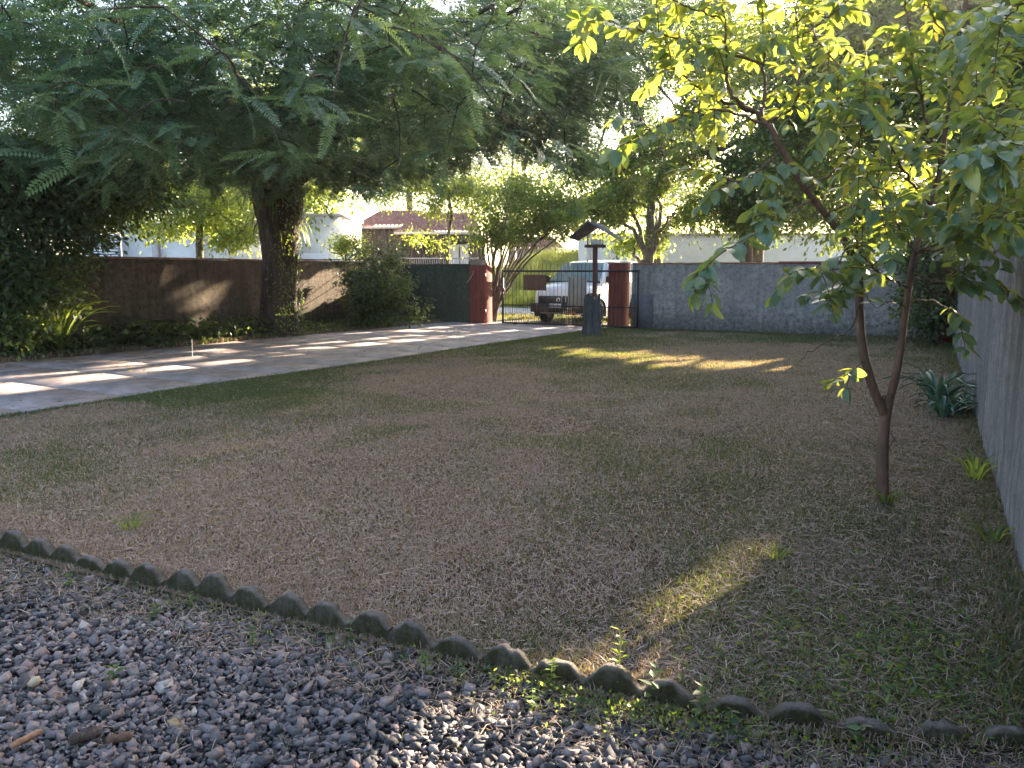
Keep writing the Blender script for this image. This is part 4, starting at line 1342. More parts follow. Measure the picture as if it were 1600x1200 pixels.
# ------------------------------------------------------------------ tall grass on the bank and the verge
n_ = 90000
x_ = R.uniform(-26, -3, n_); y_ = R.uniform(31.6, 42, n_)
vv = np.stack([x_, y_, 0 * x_], 1) - EYE; u_ = (vv @ RT) / (vv @ FW)
k_ = (u_ > -0.26) & (u_ < 0.14)
x_, y_ = x_[k_], y_[k_]
G = Geo(); cl_ = vnoise(x_, y_, 1.6, 21) + .6 * vnoise(x_, y_, 4.5, 22)
for lo_, hi_, m0, m1, c0, c1 in ((-9, -.12, .2, .45, 0, .5), (-.12, .25, .35, .8, .1, .9), (.25, 9, .6, 1.25, .35, 1.0)):
    q_ = (cl_ > lo_) & (cl_ <= hi_)
    tufts(int(q_.sum()), x_[q_], y_[q_], terrain(x_[q_], y_[q_]) - .03, m0, m1, 0.015, G, c0, c1, 0.45)
tag(G.build('tall_grass', M_field), 'tall sunlit yellow-green grass on the bank across the road', 'grass', kind='stuff')
n_ = 22000
x_ = R.uniform(-22, -4, n_); y_ = R.uniform(21.6, 26.3, n_)
k_ = ~((x_ > -13.4) & (x_ < -7.9) & (y_ < 23.2)) | (R.random(n_) < .12)
x_, y_ = x_[k_], y_[k_]
G = Geo(); tufts(len(x_), x_, y_, 0 * x_ - .02, 0.05, 0.16, 0.008, G, 0.0, 0.5, 0.6)
tag(G.build('verge_grass', M_grass), 'short rough grass on the verge outside the gate', 'grass', kind='stuff')

# ------------------------------------------------------------------ houses
RZ = YAW


def tile_roof(G, e0, e1, r0, r1, waves, courses, th=0.10):
    """pantile slope between an eave (e0-e1) and a ridge (r0-r1); rolls and stepped courses are real relief"""
    e0, e1, r0, r1 = map(lambda v: np.asarray(v, float), (e0, e1, r0, r1))
    nU = waves * 4; nV = courses * 2
    nrm = np.cross(e1 - e0, (r0 + r1) / 2 - (e0 + e1) / 2); nrm /= np.linalg.norm(nrm)
    V = []
    for j in range(nV):
        c_ = j // 2
        v = (c_ + (j % 2)) / courses
        for i in range(nU + 1):
            u = i / nU
            p = (e0 + (e1 - e0) * u) * (1 - v) + (r0 + (r1 - r0) * u) * v
            hgt = 0.035 * math.sin(u * waves * 2 * math.pi) + (0.035 if j % 2 == 0 else 0.0)
            V.append(p + nrm * hgt)
    F = [(j * (nU + 1) + i, j * (nU + 1) + i + 1, (j + 1) * (nU + 1) + i + 1, (j + 1) * (nU + 1) + i) for j in range(nV - 1) for i in range(nU)]
    G.add(V, F)


M_tile = rough_mat('pink_clay_tile', [(0.3, (0.20, 0.085, 0.08)), (0.5, (0.34, 0.15, 0.14)), (0.75, (0.50, 0.30, 0.27))], 3.5, 6, bscale=30, bstr=0.3)
M_plank = rough_mat('brown_planks', [(0.3, (0.07, 0.045, 0.038)), (0.7, (0.13, 0.085, 0.07))], 3, scl=(6, 6, 0.5), bscale=20)
M_fascia = flat_mat('pale_fascia', (0.62, 0.52, 0.50), 0.6)
H0 = A(645, 425, 42); H0[2] = 0.0
HS = empty('tiled_house', H0, 'brown plank house with a pinkish clay tile roof and a white-curtained porch', 'house', rz=RZ)
G = Geo()
tile_roof(G, (-3.05, -0.3, 4.05), (0.95, -0.3, 4.05), (-1.9, 2.2, 5.05), (0.2, 2.2, 5.05), 18, 8)
tile_roof(G, (-3.05, 4.7, 4.05), (-3.05, -0.3, 4.05), (-1.9, 2.2, 5.05), (-1.9, 2.2, 5.05), 20, 8)
tile_roof(G, (0.95, -0.3, 4.05), (0.95, 4.7, 4.05), (0.2, 2.2, 5.05), (0.2, 2.2, 5.05), 20, 8)
tile_roof(G, (-0.7, -1.5, 3.68), (3.75, -1.5, 3.68), (0.4, 1.8, 4.9), (3.2, 1.8, 4.9), 20, 9)
tile_roof(G, (-0.7, 3.0, 3.68), (-0.7, -1.5, 3.68), (0.4, 1.8, 4.9), (0.4, 1.8, 4.9), 18, 9)
G.build('roof', M_tile, HS, False)
for lo, hi in (((-3.1, -0.36, 3.90), (0.95, -0.30, 4.03)), ((-0.75, -1.56, 3.54), (3.8, -1.50, 3.67))):
    part_box('fascia', lo, hi, M_fascia, HS)
part_box('fascia', (-3.14, -0.30, 3.90), (-3.08, 4.6, 4.03), M_fascia, HS)
part_box('eave_lining', (-3.0, -0.28, 3.93), (0.9, 4.6, 3.97), M_plank, HS)
part_box('eave_lining', (-0.68, -1.48, 3.57), (3.7, 3.0, 3.61), M_plank, HS)
pm = Geo().box((0, 0, 0.4), (0.188, 0.03, 3.93)).mesh('plank', M_plank)
for k in range(14):
    o = link('plank', pm, HS); o.location = (-2.7 + k * 0.2, R.uniform(-.006, .006), 0)
part_box('wall', (-2.72, 0.035, 0.4), (0.12, 4.4, 3.92), M_plank, HS)
pm2 = Geo().box((0, 0, 0.4), (0.188, 0.03, 3.56)).mesh('plank', M_plank)
for k in range(19):
    x = 0.13 + k * 0.2
    if 0.4 < x < 0.9 or 1.9 < x < 3.0:
        continue
    o = link('plank', pm2, HS); o.location = (x, R.uniform(-.006, .006), 0)
part_box('wall', (0.125, 0.035, 0.4), (3.7, 4.2, 3.56), flat_mat('dark_interior_wall', (0.03, 0.024, 0.02), 0.9), HS)
d_ = part_box('door', (0.52, -0.004, 1.3), (0.95, 0.032, 3.2), flat_mat('dark_door', (0.025, 0.02, 0.018), 0.5), HS)
w_ = part_box('window', (1.98, 0.0, 1.6), (3.08, 0.03, 3.12), flat_mat('window_frame_brown', (0.05, 0.03, 0.025), 0.5), HS)
M_curt = flat_mat('white_curtain', (0.75, 0.74, 0.78), 0.8, var=0.08)
G = Geo()
for x0, x1 in ((2.04, 2.5), (2.58, 3.02)):
    nn = 24
    xs_ = np.linspace(x0, x1, nn)
    V = np.concatenate([np.stack([xs_, -0.012 + 0.008 * np.sin(xs_ * 60), np.full(nn, z)], 1) for z in (1.65, 3.06)])
    G.add(V, [(k, k + 1, nn + k + 1, nn + k) for k in range(nn - 1)])
G.build('curtain', M_curt, w_)
for x in (-0.55, 1.6, 3.5):
    part_box('porch_post', (x, -1.4, 0.3), (x + 0.09, -1.31, 3.56), M_plank, HS)
part_box('porch_beam', (-0.6, -1.42, 3.25), (3.65, -1.30, 3.34), M_plank, HS)
G = Geo().box((-0.6, -1.42, 2.28), (3.65, -1.36, 2.34))
for k in range(36):
    G.box((-0.58 + k * 0.118, -1.40, 1.5), (-0.555 + k * 0.118, -1.375, 2.28))
G.build('porch_railing', flat_mat('grey_rail', (0.35, 0.33, 0.35), 0.6), HS)
part_box('porch_floor', (-0.7, -1.5, 0.2), (3.7, 0.0, 1.5), flat_mat('porch_concrete', (0.25, 0.22, 0.2), 0.9), HS)

# white building right of the bank, with its number
B0 = A(905, 425, 37); B0[2] = 0
# runs along the far side of the road
WB = empty('white_building', (B0[0], B0[1], 0), 'long low white building across the road with the black number 33', 'building', rz=rad(24))
Geo().box((0, 0, 0.0), (19.5, 6, 3.28)).build('wall', M_white, WB)
Geo().box((0.35, -0.05, 0.0), (0.50, -0.002, 3.0)).build('downpipe', flat_mat('grey_pipe', (0.4, 0.41, 0.45), 0.5), WB)
Geo().box((-0.1, -0.1, 3.283), (19.6, 6.1, 3.40)).build('roof_edge', flat_mat('grey_roof_edge', (0.30, 0.28, 0.30), 0.7), WB)


def digit3(G, x, z, s_):
    t = 0.2 * s_
    for sy in (0, 1):
        cz = z + s_ * (0.27 + 0.5 * sy)
        p = [(x + s_ * 0.28 * math.cos(a), cz + s_ * 0.25 * math.sin(a)) for a in np.linspace(rad(-150 if not sy else -90), rad(90 if not sy else 150), 12)]
        for (a0, b0), (a1, b1) in zip(p[:-1], p[1:]):
            d = np.array([a1 - a0, b1 - b0]); n__ = np.array([-d[1], d[0]]); n__ = n__ / np.linalg.norm(n__) * t * .5
            V = [(a0 + n__[0], -0.006, b0 + n__[1]), (a0 - n__[0], -0.006, b0 - n__[1]), (a1 - n__[0], -0.006, b1 - n__[1]), (a1 + n__[0], -0.006, b1 + n__[1])]
            G.add(V, [(0, 1, 2, 3)])


# black digits on the wall at the photo's place
rdir = FW + RT * (1180 - 800) / FPX
wn = np.array([math.sin(rad(24)), -math.cos(rad(24)), 0])
dv = EYE + rdir * (((B0 - EYE) @ wn) / (rdir @ wn)) - np.array([B0[0], B0[1], 0])
lx = dv[0] * math.cos(rad(24)) + dv[1] * math.sin(rad(24))
G = Geo()
digit3(G, lx - 0.15, 2.62, 0.40); digit3(G, lx + 0.19, 2.62, 0.40)
G.build('number', flat_mat('black_paint', (0.02, 0.02, 0.025), 0.6), WB)

# bright white walls and slatted screen behind the left wall
L0 = A(290, 425, 30); L0[2] = 0
LH = empty('left_white_house', L0, 'white house behind the left wall with a slatted screen and grey posts', 'house', rz=RZ)
part_box('wall', (-2.4, 0, 0), (2.9, 4, 3.3), M_white, LH)
M_grey = flat_mat('grey_post', (0.42, 0.38, 0.40), 0.7)
for x in (-1.15, 0.52):
    part_box('post', (x, -0.22, 0), (x + 0.22, -0.02, 2.9), M_grey, LH)
sm = Geo().box((0, -0.6, 0), (1.35, -0.55, 0.06)).mesh('slat', flat_mat('white_slat', (0.75, 0.75, 0.8), 0.5))
for k in range(11):
    o = link('slat', sm, LH); o.location = (-3.6, 0, 1.75 + k * 0.105)
part_box('slat_frame', (-3.65, -0.54, 0.5), (-2.2, -0.50, 3.0), flat_mat('slat_backing', (0.22, 0.24, 0.32), 0.8), LH)
for x in (-2.5, -2.2):
    Geo().tube([(x - .2, -0.65, 1.9), (x, -0.65, 2.25)], 0.02, 6).build('brace', flat_mat('blue_steel', (0.06, 0.07, 0.14), 0.5), LH)
part_box('roof_slab', (-2.6, -0.5, 3.303), (3.1, 4.2, 3.45), M_grey, LH)
L1 = A(500, 425, 34); L1[2] = 0
LW = empty('tall_white_house', L1, 'pale blue-white gable wall right of the big trunk', 'house', rz=RZ)
part_box('wall', (-2.2, 0, 0), (0.9, 5, 4.0), M_white, LW)
part_box('lower_wall', (-2.2, -0.9, 0), (1.6, -0.003, 2.4), M_white, LW)
part_box('roof_edge', (-2.3, -0.12, 4.003), (1.0, 5.1, 4.12), M_grey, LW)
# far shed roof seen over the bank
S0 = A(850, 425, 46); S0[2] = 0
SH = empty('far_shed', S0, 'small brown-roofed shed beyond the grass bank', 'shed', rz=RZ)
part_box('wall', (-1.6, 0, 0), (0.7, 3, 3.0), flat_mat('shed_grey', (0.3, 0.3, 0.34), 0.8), SH)
G = Geo(); tile_roof(G, (-2.0, -0.3, 2.95), (1.2, -0.3, 2.95), (-1.4, 1.6, 3.75), (0.5, 1.6, 3.75), 12, 6)
G.build('roof', M_tile, SH)
part_box('bargeboard', (0.5, -0.36, 2.85), (1.25, -0.30, 2.95), M_fascia, SH)
# railing fence behind the left wall
RF = empty('railing_fence', A(400, 425, 26) * np.array([1, 1, 0]), 'low iron railing showing above the left wall beside the trunk', 'fence', rz=RZ)
part_box('rail', (-3, 0, 2.0), (4.0, 0.03, 2.03), M_iron, RF)
rb = Geo().box((0, 0, 0.0), (0.018, 0.018, 2.03)).mesh('bar', M_iron)
for k in range(46):
    o = link('bar', rb, RF); o.location = (-3 + k * 0.152, 0.035, 0)
# orange block pillar of the next garden
N0 = A(1557, 425, 20); N0[2] = 0
NP = empty('block_pillar', N0, 'orange-pink block pillar standing beyond the right wall', 'pillar', rz=RZ)
bm_ = Geo().box((-0.2, -0.2, 0), (0.2, 0.2, 0.285)).mesh('block', rough_mat('orange_block', [(0.3, (0.42, 0.20, 0.12)), (0.7, (0.60, 0.33, 0.22))], 6, bscale=30))
for k in range(11):
    o = link('block', bm_, NP); o.location = (R.uniform(-.02, .02), 0, k * 0.295)
part_box('mortar_core', (-0.17, -0.17, 0), (0.17, 0.17, 3.2), M_pale, NP)

# ------------------------------------------------------------------ van
def body_section(x, prof):
    return [(x, y, z) for y, z in prof]


VN = empty('parked_van', (-9.95, 24.1, -0.02), 'white high-roofed van parked outside the gate, black lower front and wheel arches', 'van', rz=rad(-94))
VN.scale = (1.07, 1.10, 1.05)
# local: x forward, y to the left of the driver, z up
M_vw = flat_mat('white_van_paint', (0.78, 0.79, 0.82), 0.3, var=0.02)
M_blk = flat_mat('black_plastic', (0.028, 0.027, 0.028), 0.6, var=0.1)
M_tyre = flat_mat('tyre_rubber', (0.02, 0.019, 0.018), 0.9)
m, nt, bs = new_mat('windscreen_glass')
bs.inputs['Base Color'].default_value = (0.42, 0.55, 0.64, 1); bs.inputs['Roughness'].default_value = 0.12; bs.inputs['Metallic'].default_value = 0.5; bs.inputs['Specular IOR Level'].default_value = 0.9
M_glass = m
# outline of the side (x, z bottom, z top, half width at belt, half width at top)
st = [(2.02, 0.42, 0.86, 0.72, 0.66), (1.98, 0.36, 1.02, 0.80, 0.74), (1.80, 0.30, 1.12, 0.86, 0.80), (1.30, 0.30, 1.20, 0.89, 0.83), (1.08, 0.30, 1.24, 0.90, 0.83),
      (0.42, 0.30, 1.82, 0.90, 0.70), (0.10, 0.30, 1.88, 0.90, 0.70), (-1.2, 0.30, 1.92, 0.90, 0.72), (-2.05, 0.34, 1.90, 0.90, 0.72), (-2.15, 0.40, 1.84, 0.86, 0.68)]
V = []; seg = 14
for x, zb, zt, wb, wt in st:
    belt = min(1.12, zt - 0.04) if zt > 1.3 else zt - 0.12
    pr_ = [(0, zb), (wb * .8, zb), (wb, zb + .10), (wb + .01, (zb + belt) / 2), (wb, belt), (wt + (0.03), zt - 0.10), (wt - .10, zt - .01), (0, zt + .02)]
    full = [(y, z) for y, z in pr_] + [(-y, z) for y, z in pr_[-2:0:-1]]
    V += [(x, y, z) for y, z in full]
seg = 14
F = [(i * seg + j, i * seg + (j + 1) % seg, (i + 1) * seg + (j + 1) % seg, (i + 1) * seg + j) for i in range(len(st) - 1) for j in range(seg)]
G = Geo().add(V, F); G.add(V[:seg], [tuple(range(seg))[::-1]]); G.add(V[-seg:], [tuple(range(seg))])
body = G.build('body', M_vw, VN)
bv = body.modifiers.new('soft', 'BEVEL'); bv.width = 0.03; bv.segments = 2; bv.limit_method = 'ANGLE'


def quad_panel(name, pts, mat, par, off=0.012, th=0.01):
    P_ = np.asarray(pts, float)
    n__ = np.cross(P_[1] - P_[0], P_[-1] - P_[0]); n__ /= np.linalg.norm(n__)
    k = len(P_)
    G = Geo().add(np.vstack([P_ + n__ * off, P_ + n__ * (off - th)]), [tuple(range(k))])
    G.F[0] = np.array([list(range(k))])
    G.add(np.vstack([P_ + n__ * off, P_ + n__ * (off - th)]), [(a, k + a, k + (a + 1) % k, (a + 1) % k) for a in range(k)])
    return G.build(name, mat, par)


ws = quad_panel('windscreen', [(1.06, -0.80, 1.25), (1.06, 0.80, 1.25), (0.46, 0.66, 1.80), (0.46, -0.66, 1.80)], M_glass, VN, 0.035, 0.02)
part_box('dashboard_seal', (1.05, -0.82, 1.22), (1.12, 0.82, 1.262), M_blk, VN)
for s_ in (-1, 1):
    pts = [(0.80, 0.895, 1.24), (0.05, 0.895, 1.24), (0.10, 0.765, 1.74), (0.38, 0.765, 1.72)]
    pts = [(x, s_ * y, z) for x, y, z in pts]
    quad_panel('side_window', pts if s_ > 0 else pts[::-1], M_glass, VN, 0.02)
    pts = [(0.0, 0.895, 1.24), (-1.0, 0.895, 1.24), (-1.0, 0.77, 1.74), (0.05, 0.77, 1.74)]
    pts = [(x, s_ * y, z) for x, y, z in pts]
    quad_panel('side_window', pts if s_ > 0 else pts[::-1], M_glass, VN, 0.02)
    # headlight, arch, mirror
    h_ = Geo().box((1.90, s_ * 0.52 - 0.16, 0.80), (2.03, s_ * 0.52 + 0.20 * s_ + 0.06, 0.98)).build('headlight', flat_mat('headlight_glass', (0.6, 0.62, 0.65), 0.15), VN)
    G = Geo()
    for xc in (1.32, -1.35):
        a = np.linspace(rad(-15), rad(195), 16)
        ring = []
        for r_ in (0.36, 0.50):
            for y in (0.80, 0.945):
                ring.append(np.stack([xc + r_ * np.cos(a), np.full(16, s_ * y), 0.34 + r_ * np.sin(a)], 1))
        V = np.concatenate(ring)
        F = []
        for k in range(15):
            for p_, q_ in ((0, 1), (1, 3), (3, 2), (2, 0)):
                F.append((p_ * 16 + k, p_ * 16 + k + 1, q_ * 16 + k + 1, q_ * 16 + k))
        Geo().add(V, F).build('wheel_arch', M_blk, VN)
    mr = Geo().box((0.82, s_ * 0.93, 1.22), (0.95, s_ * 1.14, 1.42)).build('mirror', M_blk, VN)
    bv = mr.modifiers.new('soft', 'BEVEL'); bv.width = 0.03; bv.segments = 2
tyre_me = Geo().lathe([(0.19, -0.10), (0.30, -0.105), (0.33, -0.07), (0.335, 0), (0.33, 0.07), (0.30, 0.105), (0.19, 0.10)], 28, axis='y').mesh('tyre', M_tyre, True)
rim_me = Geo().lathe([(0.0, -0.06), (0.06, -0.075), (0.08, -0.04), (0.16, -0.05), (0.19, -0.09), (0.195, 0.09), (0.16, 0.05), (0.08, 0.04), (0.06, 0.075), (0.0, 0.06)], 28, axis='y').mesh('rim', flat_mat('silver_rim', (0.55, 0.55, 0.57), 0.35, 0.6))
for xc in (1.32, -1.35):
    for s_ in (-1, 1):
        w_ = link('tyre', tyre_me, VN); w_.location = (xc, s_ * 0.80, 0.335)
        link('rim', rim_me, w_)
part_box('bumper', (1.86, -0.90, 0.36), (2.10, 0.90, 0.62), M_blk, VN)
part_box('lower_grille', (1.90, -0.66, 0.62), (2.055, 0.66, 0.84), M_blk, VN)
G = Geo()
for k in range(5):
    G.box((2.056, -0.42, 0.645 + k * 0.035), (2.07, 0.42, 0.660 + k * 0.035))
G.build('grille_bars', flat_mat('dark_chrome', (0.12, 0.12, 0.13), 0.3, 0.7), VN)
Geo().lathe([(0.040, -0.01), (0.062, -0.01), (0.062, 0.012), (0.045, 0.012)], 20, axis='x', origin=(2.085, 0.0, 0.735)).build('emblem', flat_mat('chrome_ring', (0.7, 0.7, 0.72), 0.2, 0.8), VN)
part_box('red_tow_flap', (2.0, 0.20, 0.30), (2.09, 0.52, 0.40), flat_mat('red_flap', (0.35, 0.05, 0.04), 0.6), VN)
PLT = part_box('number_plate', (2.10, -0.28, 0.50), (2.112, 0.10, 0.62), flat_mat('plate_white', (0.62, 0.60, 0.58), 0.5, var=0.04), VN)
# plate characters as thin raised print, read from the front
cu = bpy.data.curves.new('plate_text', 'FONT')
cu.body = 'BIC 6721'; cu.size = 0.085; cu.align_x = 'CENTER'; cu.align_y = 'CENTER'; cu.extrude = 0.001
to = bpy.data.objects.new('plate_letters', cu); col.objects.link(to)
dg = bpy.context.evaluated_depsgraph_get()
me_t = bpy.data.meshes.new_from_object(to.evaluated_get(dg)); bpy.data.objects.remove(to)
me_t.materials.clear(); me_t.materials.append(flat_mat('plate_ink', (0.05, 0.03, 0.03), 0.6))
tl = link('letters', me_t, PLT); tl.location = (2.115, -0.09, 0.56); tl.rotation_euler = (rad(90), 0, rad(90))
Geo().tube([(0.25, 0.0, 1.86), (0.25, 0.0, 1.90), (0.1, 0, 1.98)], [0.03, 0.02, 0.004], 8).build('aerial', M_blk, VN)

# ------------------------------------------------------------------ stump with bird table
SB = np.array([-7.45, 18.15, 0.0])
ST = empty('tree_stump', SB, 'weathered grey upright log stump by the driveway end, its top split and rotten', 'stump')
G = Geo()
seg = 26
ang = np.linspace(0, 2 * np.pi, seg, endpoint=False)
V = []
tp = 1.0 + 0.07 * np.sin(3 * ang + 1) + 0.04 * np.sin(7 * ang)
zs_ = [-0.06, 0.0, 0.12, 0.35, 0.6, 0.85, 1.0]
for z in zs_:
    r_ = 0.215 + 0.03 * max(0, 0.2 - z) / 0.2 + 0.012 * math.sin(5 * z)
    rr = r_ * (1 + 0.06 * np.sin(6 * ang + z) + 0.03 * np.sin(13 * ang) + R.normal(0, .008, seg))
    zz_ = np.full(seg, z) if z < 0.9 else tp
    V.append(np.stack([rr * np.cos(ang), rr * np.sin(ang), zz_], 1))
V.append(np.stack([0.12 * np.cos(ang), 0.12 * np.sin(ang), tp - 0.10 + R.normal(0, .02, seg)], 1))
V.append(np.stack([0.01 * np.cos(ang), 0.01 * np.sin(ang), np.full(seg, .9)], 1))
V = np.concatenate(V); m_ = len(zs_) + 2
G.add(V, [(i * seg + j, i * seg + (j + 1) % seg, (i + 1) * seg + (j + 1) % seg, (i + 1) * seg + j) for i in range(m_ - 1) for j in range(seg)])
M_stump = rough_mat('grey_weathered_wood', [(0.3, (0.035, 0.034, 0.036)), (0.55, (0.10, 0.10, 0.105)), (0.8, (0.22, 0.21, 0.20))], 10, bscale=30, scl=(1.5, 1.5, 0.25), bstr=0.9, dist=0.03)
G.build('log', M_stump, ST)
M_chip = rough_mat('split_wood', [(0.3, (0.18, 0.11, 0.06)), (0.7, (0.45, 0.36, 0.27))], 20)
G = Geo()
for k in range(12):
    a = R.uniform(0, 6.28); r_ = R.uniform(0.08, 0.2)
    p = np.array([r_ * math.cos(a), r_ * math.sin(a), 0.93])
    G.tube([p, p + np.array([R.normal(0, .03), R.normal(0, .03), R.uniform(.06, .17)])], [0.03, 0.006], 4)
G.build('splinters', M_chip, ST, kind='stuff')
BF = empty('bird_table', SB + np.array([0.05, 0.02, 0.9]), 'bird table on a red-brown post in the stump, small tray under a dark gabled roof', 'bird feeder', rz=rad(12))
M_post = rough_mat('red_brown_wood', [(0.3, (0.085, 0.04, 0.032)), (0.7, (0.17, 0.085, 0.07))], 8, scl=(2, 2, .4))
Geo().tube([(0, 0, 0), (0.005, 0, 0.6), (0.0, 0, 1.30)], [0.055, 0.06, 0.065], 8).build('post', M_post, BF, True)
Geo().box((-0.24, -0.17, 1.302), (0.24, 0.17, 1.34)).build('tray', M_post, BF)
G = Geo().box((-0.24, -0.17, 1.342), (0.24, -0.15, 1.37)); G.box((-0.24, 0.15, 1.342), (0.24, 0.17, 1.37))
G.build('tray_lip', M_post, BF)
for sx3 in (-1, 1):
    o = Geo().box((sx3 * 0.19 - 0.012, -0.012, 1.372), (sx3 * 0.19 + 0.012, 0.012, 1.66)).build('support', M_post, BF)
M_dark_roof = rough_mat('dark_roof_sheet', [(0.3, (0.09, 0.09, 0.10)), (0.7, (0.17, 0.165, 0.18))], 5)
for sx3 in (-1, 1):
    G = Geo()
    P_ = np.array([(-.12, -0.42, 1.90), (sx3 * 0.56 - .02, -0.36, 1.52), (sx3 * 0.56 + .05, 0.42, 1.48), (.12, 0.40, 1.86)])
    up_ = np.array([0, 0, 0.025])
    V = np.vstack([P_, P_ + up_]); G.add(V, [(0, 1, 2, 3), (7, 6, 5, 4), (0, 4, 5, 1), (1, 5, 6, 2), (2, 6, 7, 3)])
    G.build('roof_panel', M_dark_roof, BF)
Geo().box((-0.10, -0.08, 1.345), (0.14, 0.08, 1.50)).build('white_dish', flat_mat('white_plastic', (0.7, 0.72, 0.75), 0.4), BF)
p = ground(948, 527); q = SB + np.array([0.24, -0.02, 0.42])
tag(Geo().tube([p, (p + q) / 2 + np.array([0, 0, .01]), q], [0.014, 0.012, 0.010], 6).build('leaning_stick', M_bark), 'thin dark stick leaning against the stump', 'stick')
tag(Geo().tube([(-12.05, 9.85, 0.0), (-12.04, 9.85, 0.16), (-12.05, 9.86, 0.36)], [0.008, 0.008, 0.006], 6).build('white_peg', flat_mat('white_peg_paint', (0.75, 0.7, 0.65))), 'thin pale peg standing upright on the driveway', 'peg')
GS = ground(1020, 527)
o = Geo().lathe([(0.0, .03), (.16, .028), (.21, .015), (.23, 0)], 14, origin=(GS[0], GS[1], 0.005)).build('flat_stone', rough_mat('pale_stone', [(0.3, (0.3, 0.26, 0.2)), (0.7, (0.45, 0.4, 0.32))], 20)); tag(o, 'pale flat stone lying on the lawn near the front wall', 'stone')

# ------------------------------------------------------------------ young broad-leaved tree (right)
YB = np.array([-0.19, 5.95, 0.0])
YT = empty('guava_tree', YB, 'young broad-leaved tree with a forked reddish trunk, its leaves backlit yellow', 'tree')


def px_path(pts):
    return np.array([at(*p) for p in pts])


Z0 = 5.42
trunk = px_path([(1379, 792, Z0), (1379, 740, Z0), (1380, 690, Z0), (1384, 640, Z0 + .02), (1387, 618, Z0 + .02)])
trunk[0][2] = -0.03
Tp = smooth_path(trunk, 24)
rr = np.interp(np.linspace(0, 1, 24), [0, .15, .5, .85, 1], [.052, .040, .037, .041, .034])
Geo().tube(Tp - YB, rr, 14, wob=0.035).build('trunk', M_bark_red, YT, True)
paths = {}
stemL = smooth_path(px_path([(1381, 645, Z0), (1362, 600, Z0 - .02), (1348, 545, Z0 - .05), (1343, 490, Z0 - .08), (1341, 430, Z0 - .1), (1322, 380, Z0 - .15), (1290, 335, Z0 - .2), (1255, 290, Z0 - .25), (1222, 235, Z0 - .3), (1203, 195, Z0 - .32)]), 40)
Geo().tube(stemL - YB, np.linspace(.033, .019, 40), 12, wob=.03).build('stem', M_bark_red, YT, True)
stemR = smooth_path(px_path([(1386, 640, Z0), (1400, 585, Z0 + .05), (1409, 530, Z0 + .1), (1417, 470, Z0 + .1), (1428, 400, Z0 + .1), (1450, 330, Z0 + .1), (1470, 260, Z0 + .1), (1480, 180, Z0 + .1), (1500, 80, Z0 + .1), (1510, 0, Z0 + .1), (1520, -80, Z0)]), 44)
Geo().tube(stemR - YB, np.linspace(.028, .012, 44), 12, wob=.03).build('stem', M_bark_red, YT, True)
